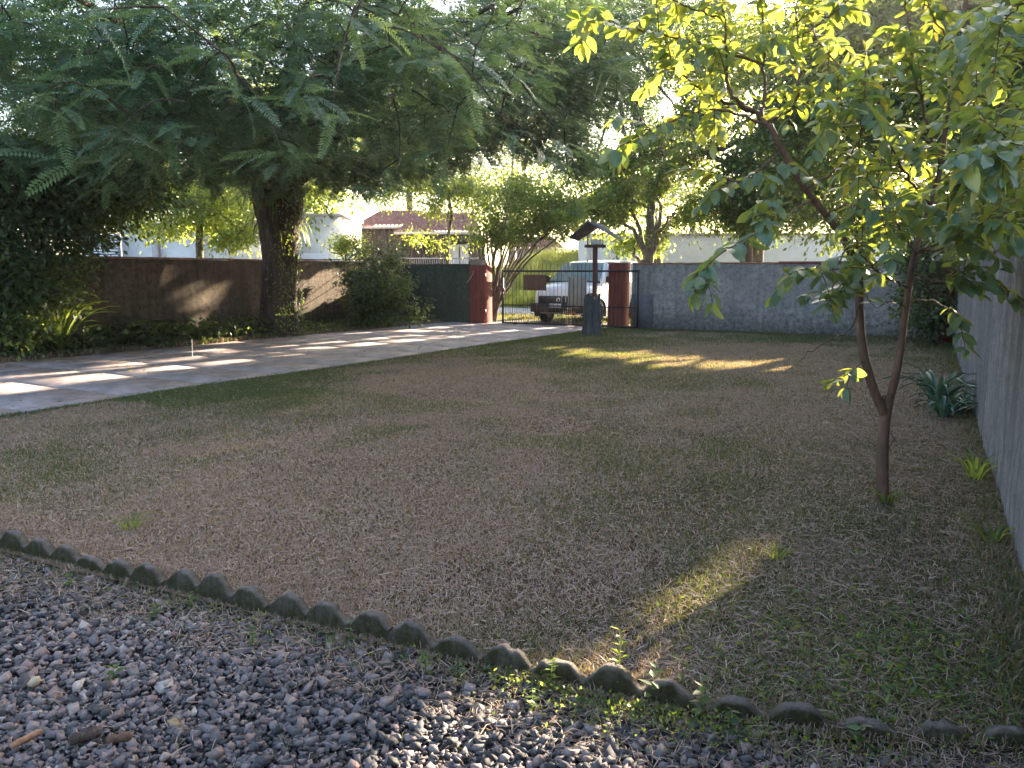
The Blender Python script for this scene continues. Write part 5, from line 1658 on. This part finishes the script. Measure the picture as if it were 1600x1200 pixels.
branches = [
    ([(1203, 198, 5.10), (1180, 176, 5.1), (1140, 145, 5.0), (1137, 90, 4.95), (1130, 30, 4.9), (1120, -60, 4.9)], .017),
    ([(1180, 176, 5.1), (1110, 150, 5.1), (1060, 110, 5.0), (1040, 60, 5.0)], .012),
    ([(1190, 180, 5.1), (1196, 140, 5.1), (1192, 60, 5.1), (1190, -40, 5.1)], .013),
    ([(1200, 190, 5.1), (1240, 165, 5.2), (1250, 110, 5.3), (1245, 40, 5.4), (1250, -60, 5.4)], .012),
    ([(1200, 195, 5.1), (1120, 170, 4.9), (1050, 190, 4.7), (960, 235, 4.5)], .010),
    ([(1222, 235, 5.12), (1180, 270, 5.0), (1140, 290, 4.9), (1110, 300, 4.8)], .007),
    ([(1260, 295, 5.16), (1300, 270, 5.0), (1330, 240, 4.9), (1350, 200, 4.8)], .008),
    ([(1270, 310, 5.2), (1240, 330, 4.9), (1190, 360, 4.6), (1130, 395, 4.3), (1080, 440, 4.2)], .008),
    ([(1325, 385, 5.27), (1300, 420, 5.0), (1260, 420, 4.8), (1230, 430, 4.7)], .007),
    ([(1342, 440, 5.32), (1310, 460, 5.1), (1290, 470, 5.0)], .006),
    ([(1343, 470, 5.34), (1330, 510, 5.2), (1280, 540, 5.1), (1235, 575, 5.0)], .006),
    ([(1352, 560, 5.37), (1330, 580, 5.3), (1300, 595, 5.3)], .004),
    ([(1420, 450, 5.52), (1380, 430, 5.2), (1350, 400, 5.0), (1330, 360, 4.8)], .008),
    ([(1430, 395, 5.52), (1400, 350, 5.2), (1370, 300, 5.0), (1350, 260, 4.9)], .008),
    ([(1455, 320, 5.52), (1420, 280, 5.3), (1390, 220, 5.1), (1370, 150, 5.0), (1350, 80, 5.0)], .011),
    ([(1470, 260, 5.52), (1450, 200, 5.3), (1430, 120, 5.1), (1420, 40, 5.1), (1400, -50, 5.1)], .012),
    ([(1470, 255, 5.52), (1520, 220, 5.3), (1560, 170, 5.1), (1600, 120, 5.0)], .011),
    ([(1480, 180, 5.52), (1540, 130, 5.4), (1580, 60, 5.3), (1620, -20, 5.2)], .010),
    ([(1450, 330, 5.52), (1500, 320, 5.2), (1550, 300, 4.9), (1600, 270, 4.7)], .010),
    ([(1430, 395, 5.52), (1480, 385, 5.3), (1520, 370, 5.1), (1570, 340, 5.0)], .008),
    ([(1422, 430, 5.52), (1460, 440, 5.3), (1500, 430, 5.2), (1560, 420, 5.0)], .006),
    ([(1417, 470, 5.52), (1450, 470, 5.4), (1480, 480, 5.3), (1500, 500, 5.2)], .005),
    ([(1415, 480, 5.5), (1390, 470, 5.3), (1370, 480, 5.2), (1350, 460, 5.1)], .004),
    ([(1500, 80, 5.52), (1460, 30, 5.4), (1440, -30, 5.3)], .008),
    ([(1192, 100, 5.1), (1100, 70, 4.9), (1010, 50, 4.8), (950, 38, 4.7), (905, 32, 4.6)], .009),
    ([(1245, 60, 5.4), (1290, 30, 5.3), (1340, -10, 5.2)], .008),
    ([(1250, 140, 5.3), (1300, 120, 5.2), (1350, 110, 5.2)], .007),
    ([(1370, 150, 5.0), (1320, 160, 4.8), (1280, 190, 4.6)], .006),
    ([(1290, 335, 5.2), (1320, 320, 5.0), (1360, 330, 4.8), (1400, 330, 4.7)], .006),
    ([(1130, 30, 4.9), (1070, 10, 4.8), (1020, -20, 4.8)], .007),
    ([(1384, 660, 5.42), (1395, 680, 5.38), (1400, 690, 5.3)], .003),
    ([(1500, 100, 5.52), (1540, 60, 4.8), (1570, 30, 4.3), (1600, 0, 4.0)], .009),
    ([(1480, 180, 5.52), (1520, 190, 4.8), (1560, 210, 4.3), (1610, 230, 4.0)], .009),
    ([(1455, 320, 5.52), (1500, 300, 4.9), (1540, 260, 4.4), (1580, 240, 4.1)], .008),
    ([(1430, 395, 5.52), (1490, 370, 4.9), (1530, 350, 4.5), (1580, 330, 4.2)], .007),
    ([(1460, 290, 5.5), (1500, 260, 5.8), (1560, 230, 6.1), (1610, 200, 6.3)], .008),
    ([(1480, 200, 5.5), (1520, 160, 5.9), (1560, 100, 6.2), (1590, 30, 6.4)], .008),
    ([(1370, 150, 5.0), (1300, 90, 5.4), (1270, 40, 5.6), (1280, -30, 5.7)], .008),
    ([(1420, 280, 5.3), (1370, 260, 5.6), (1310, 230, 5.8), (1280, 200, 5.9)], .007),
]
twP = []   # (start, dir, length)
LP, LD, LN, LS = [], [], [], []
gt_ = Geo()


def leafy(path, step=0.055, i0=0.25, dens=1.0):
    """pairs of leaves along a twig"""
    seg_ = np.linalg.norm(np.diff(path, axis=0), axis=1)
    s_ = np.concatenate([[0], np.cumsum(seg_)])
    t = s_[-1] * i0
    flip = R.uniform(0, 3.14)
    while t < s_[-1] - 0.005:
        p = np.array([np.interp(t, s_, path[:, k]) for k in range(3)])
        p2 = np.array([np.interp(min(t + .02, s_[-1]), s_, path[:, k]) for k in range(3)])
        d = norm(p2 - p)
        up_ = np.array([0, 0, 1.0])
        sd_ = norm(np.cross(d, up_) + 1e-6)
        for sg in (-1, 1):
            if R.random() > 0.93 * dens:
                continue
            ld = norm(sd_ * sg + d * R.uniform(0.35, 0.9) + np.array([0, 0, R.uniform(-0.75, 0.15)]) + R.normal(0, .18, 3))
            LP.append(p); LD.append(ld); LN.append(norm(up_ + R.normal(0, 0.38, 3))); LS.append(R.uniform(0.075, 0.145))
        t += step * R.uniform(0.8, 1.25)
    d = norm(path[-1] - path[-2])
    for k in range(2):
        LP.append(path[-1]); LD.append(norm(d + R.normal(0, .35, 3))); LN.append(norm(np.array([0, 0, 1.0]) + R.normal(0, .3, 3))); LS.append(R.uniform(.07, .11))


for pts, r0 in branches:
    P_ = smooth_path(px_path(pts), 6 * len(pts))
    P_ += np.vstack([np.zeros((2, 3)), R.normal(0, .006, (len(P_) - 2, 3))])
    Geo().tube(P_ - YB, np.linspace(r0, max(.003, r0 * .3), len(P_)), 7).build('branch', M_bark_red, YT, True)
    L_ = np.linalg.norm(P_[-1] - P_[0])
    leafy(P_, 0.06, 0.45)
    nt_ = int(2 + L_ * (6.5 if pts[-1][1] < 130 or pts[0][0] > 1400 else 3.4))
    if r0 < .0045:
        nt_ = 1
    if pts[0] in ((1343, 470, 5.34), (1352, 560, 5.37)):
        nt_ += 3
    for k in range(nt_):
        f_ = R.uniform(0.18, 0.98)
        s0 = P_[int(f_ * (len(P_) - 1))]
        d = norm(P_[min(len(P_) - 1, int(f_ * (len(P_) - 1)) + 1)] - P_[max(0, int(f_ * (len(P_) - 1)) - 1)])
        od = norm(d * 0.5 + R.normal(0, 0.75, 3) + np.array([0, 0, -0.05]))
        l = R.uniform(0.18, 0.42) * (.7 if pts[-1][0] < 1100 else 1)
        tw_ = bez(s0, s0 + od * l * .5 + np.array([0, 0, .05]), s0 + od * l + np.array([0, 0, -0.10 * R.random()]), 7)
        if any((((tw_ @ E1 - g0) / (ga + .02)) ** 2 + ((tw_ @ E2 - g1) / (gb + .02)) ** 2 < 1).any() for g0, g1, ga, gb in GA[:17]):
            continue
        gt_.tube(tw_ - YB, np.linspace(.0045, .002, 7), 4, cap=False)
        leafy(tw_, 0.055, 0.15)
gt_.build('twigs', M_bark_red, YT, False, 'stuff')
LP, LD, LN, LS = np.array(LP), np.array(LD), np.array(LN), np.array(LS)
# keep the fork and the lawn below it clear
vv = LP - EYE; zz = vv @ FW; lu = 800 + FPX * (vv @ RT) / zz; lv = 600 - FPX * (vv @ UP) / zz
ok = (LP[:, 2] > 0.7) | (R.random(len(LP)) < .5)
ok &= LP[:, 2] > 0.5
near_streak = GA[:17]
for g0, g1, ga, gb in near_streak:
    ok &= ((LP @ E1 - g0) / (ga + .01)) ** 2 + ((LP @ E2 - g1) / (gb + .01)) ** 2 > 1
LP, LD, LN, LS, zz, lu = LP[ok], LD[ok], LN[ok], LS[ok], zz[ok], lu[ok]
LR = frames(LD, LN)
ltone = np.clip(R.beta(2, 2.6, len(LP)), 0, 1)
ltone[R.random(len(LP)) < .02] = 1.0
key = LS / zz + 10 * ((lu > 0) & (lu < 1600))
order = np.argsort(-key)
gm = [Geo().add(GL_V * np.array([1, .9 + .05 * k, np.array(.4 + .35 * k)]) + np.array([0, 0, 1]) * (0.05 * np.sin(6 * GL_V[:, :1] + k) * (GL_V[:, 1:2] * 4)), GL_F, 0, np.clip(t + GL_RIB, 0, 1)).mesh('leaf', M_guava, True) for k, t in enumerate((.05, .2, .35, .5, .65, .8, .98))]
for q in order[:300]:
    link('leaf', gm[int(np.clip(ltone[q] * 7 + R.normal(0, .6), 0, 6))], YT, None, mat4(LR[q], LP[q] - YB, LS[q]))
rest = order[300:]
G = Geo(); scatter(GL_V, GL_F, LP[rest] - YB, LR[rest], LS[rest], G, 0, ltone[rest], GL_RIB)
G.build('foliage', M_guava, YT, True, 'stuff')
print('broad leaves', len(LP))
# hanging dead brown pods in the crown
G = Geo()
c0 = at(1470, 235, 5.4)
for k in range(16):
    s0 = c0 + R.normal(0, .03, 3)
    G.tube([s0, s0 + np.array([R.normal(0, .03), R.normal(0, .03), -.1]), s0 + np.array([R.normal(0, .05), R.normal(0, .05), -R.uniform(.15, .24)])], [.006, .009, .003], 5)
G.build('dead_pods', flat_mat('dead_pod', (0.06, 0.035, 0.035), 0.7), YT, kind='stuff')


# ------------------------------------------------------------------ rosette and strap-leaved plants
def strap_plant(name, label, cat, base, n_, lmin, lmax, w, mat, curl=1.0, spread=0.9, z0=0.02, group=None):
    root = empty(name, base, label, cat, group)
    for k in range(n_):
        a = 2.4 * k + R.normal(0, .2)
        el = R.uniform(0.15, spread) * (k / n_) + 0.10
        d = np.array([math.cos(a), math.sin(a), 0])
        l = R.uniform(lmin, lmax)
        s0 = d * 0.04 + np.array([0, 0, z0])
        p1 = s0 + d * l * math.sin(el) * .6 + np.array([0, 0, l * math.cos(el) * .75])
        p2 = p1 + d * l * (.35 + .3 * el) + np.array([0, 0, -l * .45 * curl * R.uniform(.2, 1.0)])
        p = bez(s0, p1, p2, 8)
        tn = np.gradient(p, axis=0)
        sd_ = norm(np.cross(tn, np.array([d[0] * .3, d[1] * .3, 1.0])))
        wv = (w * np.array([.8, 1, 1, .92, .8, .6, .35, .03]))[:, None]
        nn = norm(np.cross(sd_, tn))
        V = np.concatenate([p - sd_ * wv + nn * w * .35, p - nn * w * .1, p + sd_ * wv + nn * w * .35])
        F = [(q, q + 1, 8 + q + 1, 8 + q) for q in range(7)] + [(8 + q, 8 + q + 1, 16 + q + 1, 16 + q) for q in range(7)]
        Geo().add(V, F, 0, R.random()).build('leaf', mat, root, True)
    return root


strap_plant('agave_clump', 'blue-green rosette with long curling leaves beside the right wall, taller one', 'agave', (0.16, 10.2, 0), 30, .55, .85, .026, M_agave, 1.0, 1.0)
strap_plant('agave_clump', 'low dark strap-leaved rosette in front of the taller curling one', 'agave', (0.22, 9.6, 0), 26, .32, .55, .022, M_agave, 1.2, 1.3)
strap_plant('agave_clump', 'small tangled rosette pressed against the right wall', 'agave', (0.38, 10.0, 0), 18, .3, .5, .020, M_agave, 1.2, 1.3)
strap_plant('flax_tuft', 'small upright flax tuft with yellowing blades at the foot of the right wall', 'flax', (0.40, 6.75, 0), 12, .18, .34, .013, M_leaf_light, .3, .5)
strap_plant('flax_tuft', 'small green blades against the near end of the right wall', 'flax', (0.42, 5.2, 0), 10, .12, .22, .010, M_leaf_mid, .5, .8)
strap_plant('spiky_plant', 'sunlit sword-leaved clump at the driveway edge on the far left', 'yucca', (-14.55, 8.9, 0.02), 50, 1.0, 1.55, .032, M_leaf_mid, .25, .75)
strap_plant('spiky_plant', 'dark fan of stiff blades left of the sunlit sword-leaved clump', 'yucca', (-14.7, 8.2, 0.02), 38, .9, 1.5, .030, M_leaf_dark, .2, .7)
# small plants sprouting at the foot of the young tree
strap_plant('grass_tuft', 'green grass tuft at the foot of the young tree', 'grass tuft', (-0.17, 5.82, 0), 22, .08, .17, .006, M_leaf_mid, .5, .9)
strap_plant('grass_tuft', 'grass tuft standing alone in the left of the lawn', 'grass tuft', tuple(ground(205, 830)), 26, .07, .16, .004, M_leaf_mid, .5, .9)
strap_plant('grass_tuft', 'sunlit grass tuft at the top of the light streak on the near lawn', 'grass tuft', (-0.66, 4.35, 0), 22, .05, .10, .004, M_leaf_light, .5, .9)

# big-leaved plants under the side wall
def paddle_leaf(l, w):
    t = np.linspace(0, 1, 8)
    hw = w * np.sin(np.pi * np.clip(t * .92 + .06, 0, 1)) ** .7
    hw[0] = w * .06; hw[-1] = 0.002
    V = []
    for k in range(8):
        z = -0.35 * l * t[k] ** 2
        V += [(l * t[k], -hw[k], z + .12 * hw[k]), (l * t[k], 0, z), (l * t[k], hw[k], z + .12 * hw[k])]
    F = []
    for k in range(7):
        a = 3 * k
        F += [(a, a + 3, a + 4, a + 1), (a + 1, a + 4, a + 5, a + 2)]
    return np.array(V), np.array(F)


pl_v, pl_f = paddle_leaf(1.0, 0.17)
for k, (x, y, nl, sz, lab) in enumerate(((-14.8, 10.2, 14, .85, 'dark paddle-leaved plant just right of the sunlit sword leaves'),
                                         (-14.7, 11.2, 16, .9, 'broad paddle-leaved plant with a fallen pale leaf, under the side wall'),
                                         (-14.8, 12.3, 14, .8, 'low paddle-leaved plant midway along the shaded bed'),
                                         (-14.7, 13.3, 14, .75, 'paddle-leaved plant against the left of the big trunk'),
                                         (-14.6, 16.2, 8, .4, 'small sprawling leafy plant right of the big trunk'))):
    root = empty('paddle_plant', (x, y, 0.05), lab, 'plant', 'broad-leaved plants in the shaded bed')
    for q in range(nl):
        a = 2.4 * q + R.normal(0, .3)
        el = R.uniform(0.0, 1.0)
        d = np.array([math.cos(a), math.sin(a), 0])
        top = d * R.uniform(.05, .25) + np.array([0, 0, R.uniform(.1, .45) * sz])
        D_ = norm(d + np.array([0, 0, R.uniform(-.1, .9)]))[None]
        Mx = frames(D_, norm(np.array([[R.normal(0, .3), R.normal(0, .3), 1.0]])))[0]
        G = Geo().add((pl_v * sz * R.uniform(.6, 1.0)) @ Mx.T + top, pl_f, 0, R.random() * .7)
        G.tube([(0, 0, -0.03), top * .6, top], [.012, .010, .008], 5)
        G.build('leaf', M_leaf_dark, root, True)
# loose undergrowth in the bed
n_ = 5200
y_ = R.uniform(7.5, 20.4, n_); x_ = R.uniform(XL + .05, -14.1, n_) + np.clip((y_ - 8) * .045, 0, 1)
x_ = np.minimum(x_, edge_x(y_) - 5.42)
z_ = R.random(n_) ** 1.6 * np.where(y_ < 14, .5, .22) + .03
P_ = np.stack([x_, y_, z_], 1)
G = Geo(); scatter(LEAF, LEAF_F, P_, frames(R.normal(0, 1, (n_, 3)), norm(R.normal(0, .6, (n_, 3)) + (0, 0, 1))), R.uniform(.05, .15, n_), G)
tag(G.build('undergrowth', M_leaf_dark), 'tangled low undergrowth in the bed under the side wall', 'undergrowth', kind='stuff')
n_ = 3000
y_ = R.uniform(5, 20.4, n_); x_ = edge_x(y_) - 5.36 - np.abs(R.normal(0, .25, n_))
x_[2600:] = edge_x(y_[2600:]) - 5.3 * R.random(400)
P_ = np.stack([x_, y_, 0.035 + 0 * x_ + R.uniform(0, .03, n_)], 1)
G = Geo(); scatter(LEAF, LEAF_F, P_, frames(R.normal(0, 1, (n_, 3)) * (1, 1, .2), norm(R.normal(0, .3, (n_, 3)) + (0, 0, 1))), R.uniform(.04, .09, n_), G, 0, R.uniform(.35, 1, n_))
tag(G.build('fallen_leaves', M_grass), 'dry fallen leaves along the bed edge of the driveway', 'leaf litter', kind='stuff')

# bush and climber where the right wall meets the front wall
b_ = np.array([0.1, 19.6, 0])
tree('corner_bush', 'dark bush in the far corner where the two grey walls meet', 'bush', b_, [b_, b_ + (0, 0, .6), b_ + (.05, .1, 1.4)], [.06, .05, .03],
     [((-0.1, 19.6, 1.3), (.55, .6, .6)), ((0.05, 19.0, .6), (.4, .5, .4)), ((-.3, 19.9, 2.1), (.7, .5, .5))], 90, 55, .11, M_leaf_dark, M_bark, .17, limb_r=.03)
Geo_rp = empty('red_post', (0.36, 19.9, 0), 'narrow red ribbed post at the far end of the right wall', 'post')
G = Geo().box((-.12, -.12, 0), (.12, .12, 1.72)); G.build('core', M_red, Geo_rp)
rb2 = Geo().box((-.14, -.14, 0), (.14, .14, .05)).mesh('band', M_red)
for k in range(17):
    o = link('band', rb2, Geo_rp); o.location = (0, 0, .02 + k * .1)

# ------------------------------------------------------------------ weeds along the edging
def weed(label, base, h, nleaf, lsz, mat, lean=(0, 0), narrow=False, name='weed', pairs=True):
    base = np.asarray(base, float)
    h, lsz = h * 1.25, lsz * 1.3
    root = empty(name, base, label, 'weed', None)
    topv = np.array([lean[0], lean[1], h])
    st_ = bez((0, 0, -0.01), (lean[0] * .2, lean[1] * .2, h * .6), topv, 8)
    Geo().tube(st_, np.linspace(.0022, .001, 8), 5).build('stem', mat, root)
    tv = LEAF_NARROW if narrow else np.array([(0, 0, 0), (.35, .28, .04), (1, 0, -.1), (.35, -.28, .04)])
    for k in range(nleaf):
        t = 0.12 + .88 * k / max(1, nleaf - 1)
        p = st_[min(7, int(t * 7))] + (st_[min(7, int(t * 7) + 1)] - st_[min(7, int(t * 7))]) * (t * 7 % 1)
        a = 2.4 * k + R.normal(0, .3)
        D_ = np.array([[math.cos(a), math.sin(a), R.uniform(-.1, .6)]])
        Mx = frames(D_, norm(np.array([[R.normal(0, .3), R.normal(0, .3), 1.]])))[0]
        s_ = lsz * (1.15 - .5 * t) * R.uniform(.75, 1.2)
        G = Geo().add((tv * s_) @ Mx.T + p, [(0, 1, 2), (0, 2, 3)], 0, R.random())
        G.build('leaf', mat, root)
    return root


def gp(px, py):
    return ground(px, py)


weed('tall dry brown-gold weed stem standing over the edging', gp(748, 1040) * (1, 1, 0), .22, 14, .030, M_grass, (.0, .02), True, 'dry_weed')
weed('sunlit feathery yellow-green weed with side sprigs, over the edging', gp(968, 1085) * (1, 1, 0), .20, 18, .045, M_leaf_light, (-.01, .02), True)
weed('bright yellow-green weed in front of the edging joint', gp(860, 1075) * (1, 1, 0), .10, 14, .035, M_leaf_light, (.01, 0))
weed('short sunlit sprig on the gravel below the bright weed', gp(832, 1110) * (1, 1, 0), .07, 9, .028, M_leaf_light, (0, 0))
weed('broad-leaved green weed in front of the right edging', gp(1015, 1105) * (1, 1, 0), .13, 10, .050, M_leaf_mid, (.02, 0))
weed('single tall green blade behind the right edging', gp(1065, 1085) * (1, 1, 0), .11, 5, .06, M_leaf_mid, (0, 0), True)
weed('leafy green weed growing out of the dark right edging', gp(1095, 1125) * (1, 1, 0), .12, 12, .045, M_leaf_mid, (0, 0))
weed('low green weed right of the leafy one, in deep shade', gp(1140, 1150) * (1, 1, 0), .08, 10, .04, M_leaf_dark, (0, 0))
weed('dark green star-shaped weed alone on the left gravel', gp(178, 1062) * (1, 1, 0), .045, 9, .042, M_leaf_mid, (0, 0))
weed('pale low weed at the gravel edge below the left edging', gp(110, 915) * (1, 1, 0), .05, 9, .03, M_leaf_mid, (0, 0))
weed('light green weed left of the yellow leaf', gp(245, 965) * (1, 1, 0), .06, 10, .034, M_leaf_mid, (0, 0))
weed('weed with one bright yellow leaf in front of the edging', gp(298, 950) * (1, 1, 0), .06, 7, .036, M_leaf_light, (0, 0))
weed('small weed on the gravel right of the broken edging joint', gp(395, 1005) * (1, 1, 0), .06, 10, .032, M_leaf_mid, (0, 0))
weed('small dark weed at the foot of the middle edging', gp(520, 1015) * (1, 1, 0), .05, 8, .03, M_leaf_mid, (0, 0))
weed('fine green weed against the middle edging', gp(548, 1000) * (1, 1, 0), .07, 9, .028, M_leaf_mid, (0, 0), True)
weed('green weed tangle left of the tall dry stem', gp(665, 1050) * (1, 1, 0), .07, 14, .034, M_leaf_mid, (0, 0))
weed('green weed tangle under the tall dry stem', gp(715, 1062) * (1, 1, 0), .06, 12, .034, M_leaf_dark, (0, 0))
weed('half-dry weed in the sunlit patch of gravel', gp(740, 1125) * (1, 1, 0), .07, 8, .025, M_grass, (0, 0), True, 'dry_weed')
weed('round-leaved weed near the bottom edge right of centre', gp(1345, 1165) * (1, 1, 0), .06, 6, .05, M_leaf_dark, (0, 0))
weed('tiny leafy weed low in the right corner of the lawn', gp(1430, 830) * (1, 1, 0), .14, 9, .05, M_leaf_dark, (0, 0))
# low leafy cover along the foot of the edging and in the near right lawn corner
n_ = 1500
x_ = np.concatenate([R.normal(-.8, .35, 1100), R.uniform(-3.6, .3, 400)]); y_ = border_y(x_) - .03 - np.abs(R.normal(0, .09, n_))
P_ = np.stack([x_, y_, R.uniform(.01, .05, n_)], 1)
G = Geo(); scatter(LEAF, LEAF_F, P_, frames(R.normal(0, 1, (n_, 3)), norm(R.normal(0, .5, (n_, 3)) + (0, 0, 1))), R.uniform(.008, .026, n_), G)
n2_ = 2600
x_ = R.normal(-.1, .38, n2_); y_ = R.normal(3.25, .38, n2_)
k_ = (y_ > border_y(x_) + .03) & (x_ < XR - .02); x_, y_ = x_[k_], y_[k_]
P_ = np.stack([x_, y_, R.uniform(.01, .05, len(x_))], 1)
scatter(LEAF_NARROW, LEAF_F, P_, frames(R.normal(0, 1, (len(x_), 3)) * (1, 1, .5), norm(R.normal(0, .5, (len(x_), 3)) + (0, 0, 1))), R.uniform(.015, .055, len(x_)), G)
tag(G.build('ground_cover', M_leaf_mid), 'low green ground cover along the edging and in the near right corner', 'ground cover', kind='stuff')

# ------------------------------------------------------------------ debris on the gravel
def chunk(name, label, p, q, r_, mat, cat):
    p, q = np.asarray(p, float), np.asarray(q, float)
    n__ = 9
    P_ = np.linspace(p, q, n__) + R.normal(0, r_ * .12, (n__, 3))
    rr_ = r_ * (1 + R.normal(0, .12, n__)); rr_[0] *= .7; rr_[-1] *= .75
    return tag(Geo().tube(P_, rr_, 8, wob=.12).build(name, mat), label, cat)


a_, b2 = ground(18, 1178), ground(66, 1155)
chunk('bark_stick', 'short orange-brown bark stick lying on the gravel at bottom left', a_ + (0, 0, .026), b2 + (0, 0, .030), .011, rough_mat('orange_bark', [(0.3, (0.22, 0.11, 0.055)), (0.7, (0.38, 0.22, 0.13))], 30, scl=(1, 1, 1)), 'stick')
a_, b2 = ground(108, 1170), ground(158, 1152)
chunk('bark_chunk', 'thick dark rotten bark chunk beside the orange-brown stick', a_ + (0, 0, .022), b2 + (0, 0, .026), .021, M_bark, 'bark')
a_, b2 = ground(168, 1165), ground(205, 1160)
chunk('bark_chunk', 'cracked brown bark piece right of the dark chunk', a_ + (0, 0, .020), b2 + (0, 0, .022), .018, M_bark_red, 'bark')
a_ = ground(56, 1075)
o = Geo().add(stone_template() * (0.028, .026, .034), icoF, 0, .9).build('yellow_stone', rough_mat('yellow_stone', [(0.3, (0.42, 0.30, 0.18)), (0.7, (0.55, 0.45, 0.33))], 30)); o.location = tuple(a_ + (0, 0, .028))
tag(o, 'pale yellowish stone larger than the gravel around it', 'stone')
a_ = ground(270, 1140)
o = Geo().add(stone_template() * (0.03, .02, .02), icoF, 0, .9).build('brown_husk', rough_mat('brown_husk', [(0.3, (0.2, 0.13, 0.06)), (0.7, (0.4, 0.3, 0.17))], 30)); o.location = tuple(a_ + (0, 0, .028))
tag(o, 'crumpled tan husk lying on the gravel among the stones', 'husk')

# ------------------------------------------------------------------ thin haze volume added to stand in for lens glare
mh = bpy.data.materials.new('glare_haze')
mh.use_nodes = True
hn = mh.node_tree
hn.nodes.remove(hn.nodes['Principled BSDF'])
pv = hn.nodes.new('ShaderNodeVolumePrincipled')
pv.inputs['Color'].default_value = (0.93, 0.96, 1.0, 1)
pv.inputs['Density'].default_value = 0.0006
pv.inputs['Anisotropy'].default_value = 0.55
hn.links.new(pv.outputs[0], hn.nodes['Material Output'].inputs['Volume'])
tag(Geo().box((-310, -70, -1.2), (210, 410, 17.0)).build('haze', mh), 'thin pale haze over the whole garden, added for lens glare', 'haze', kind='stuff')
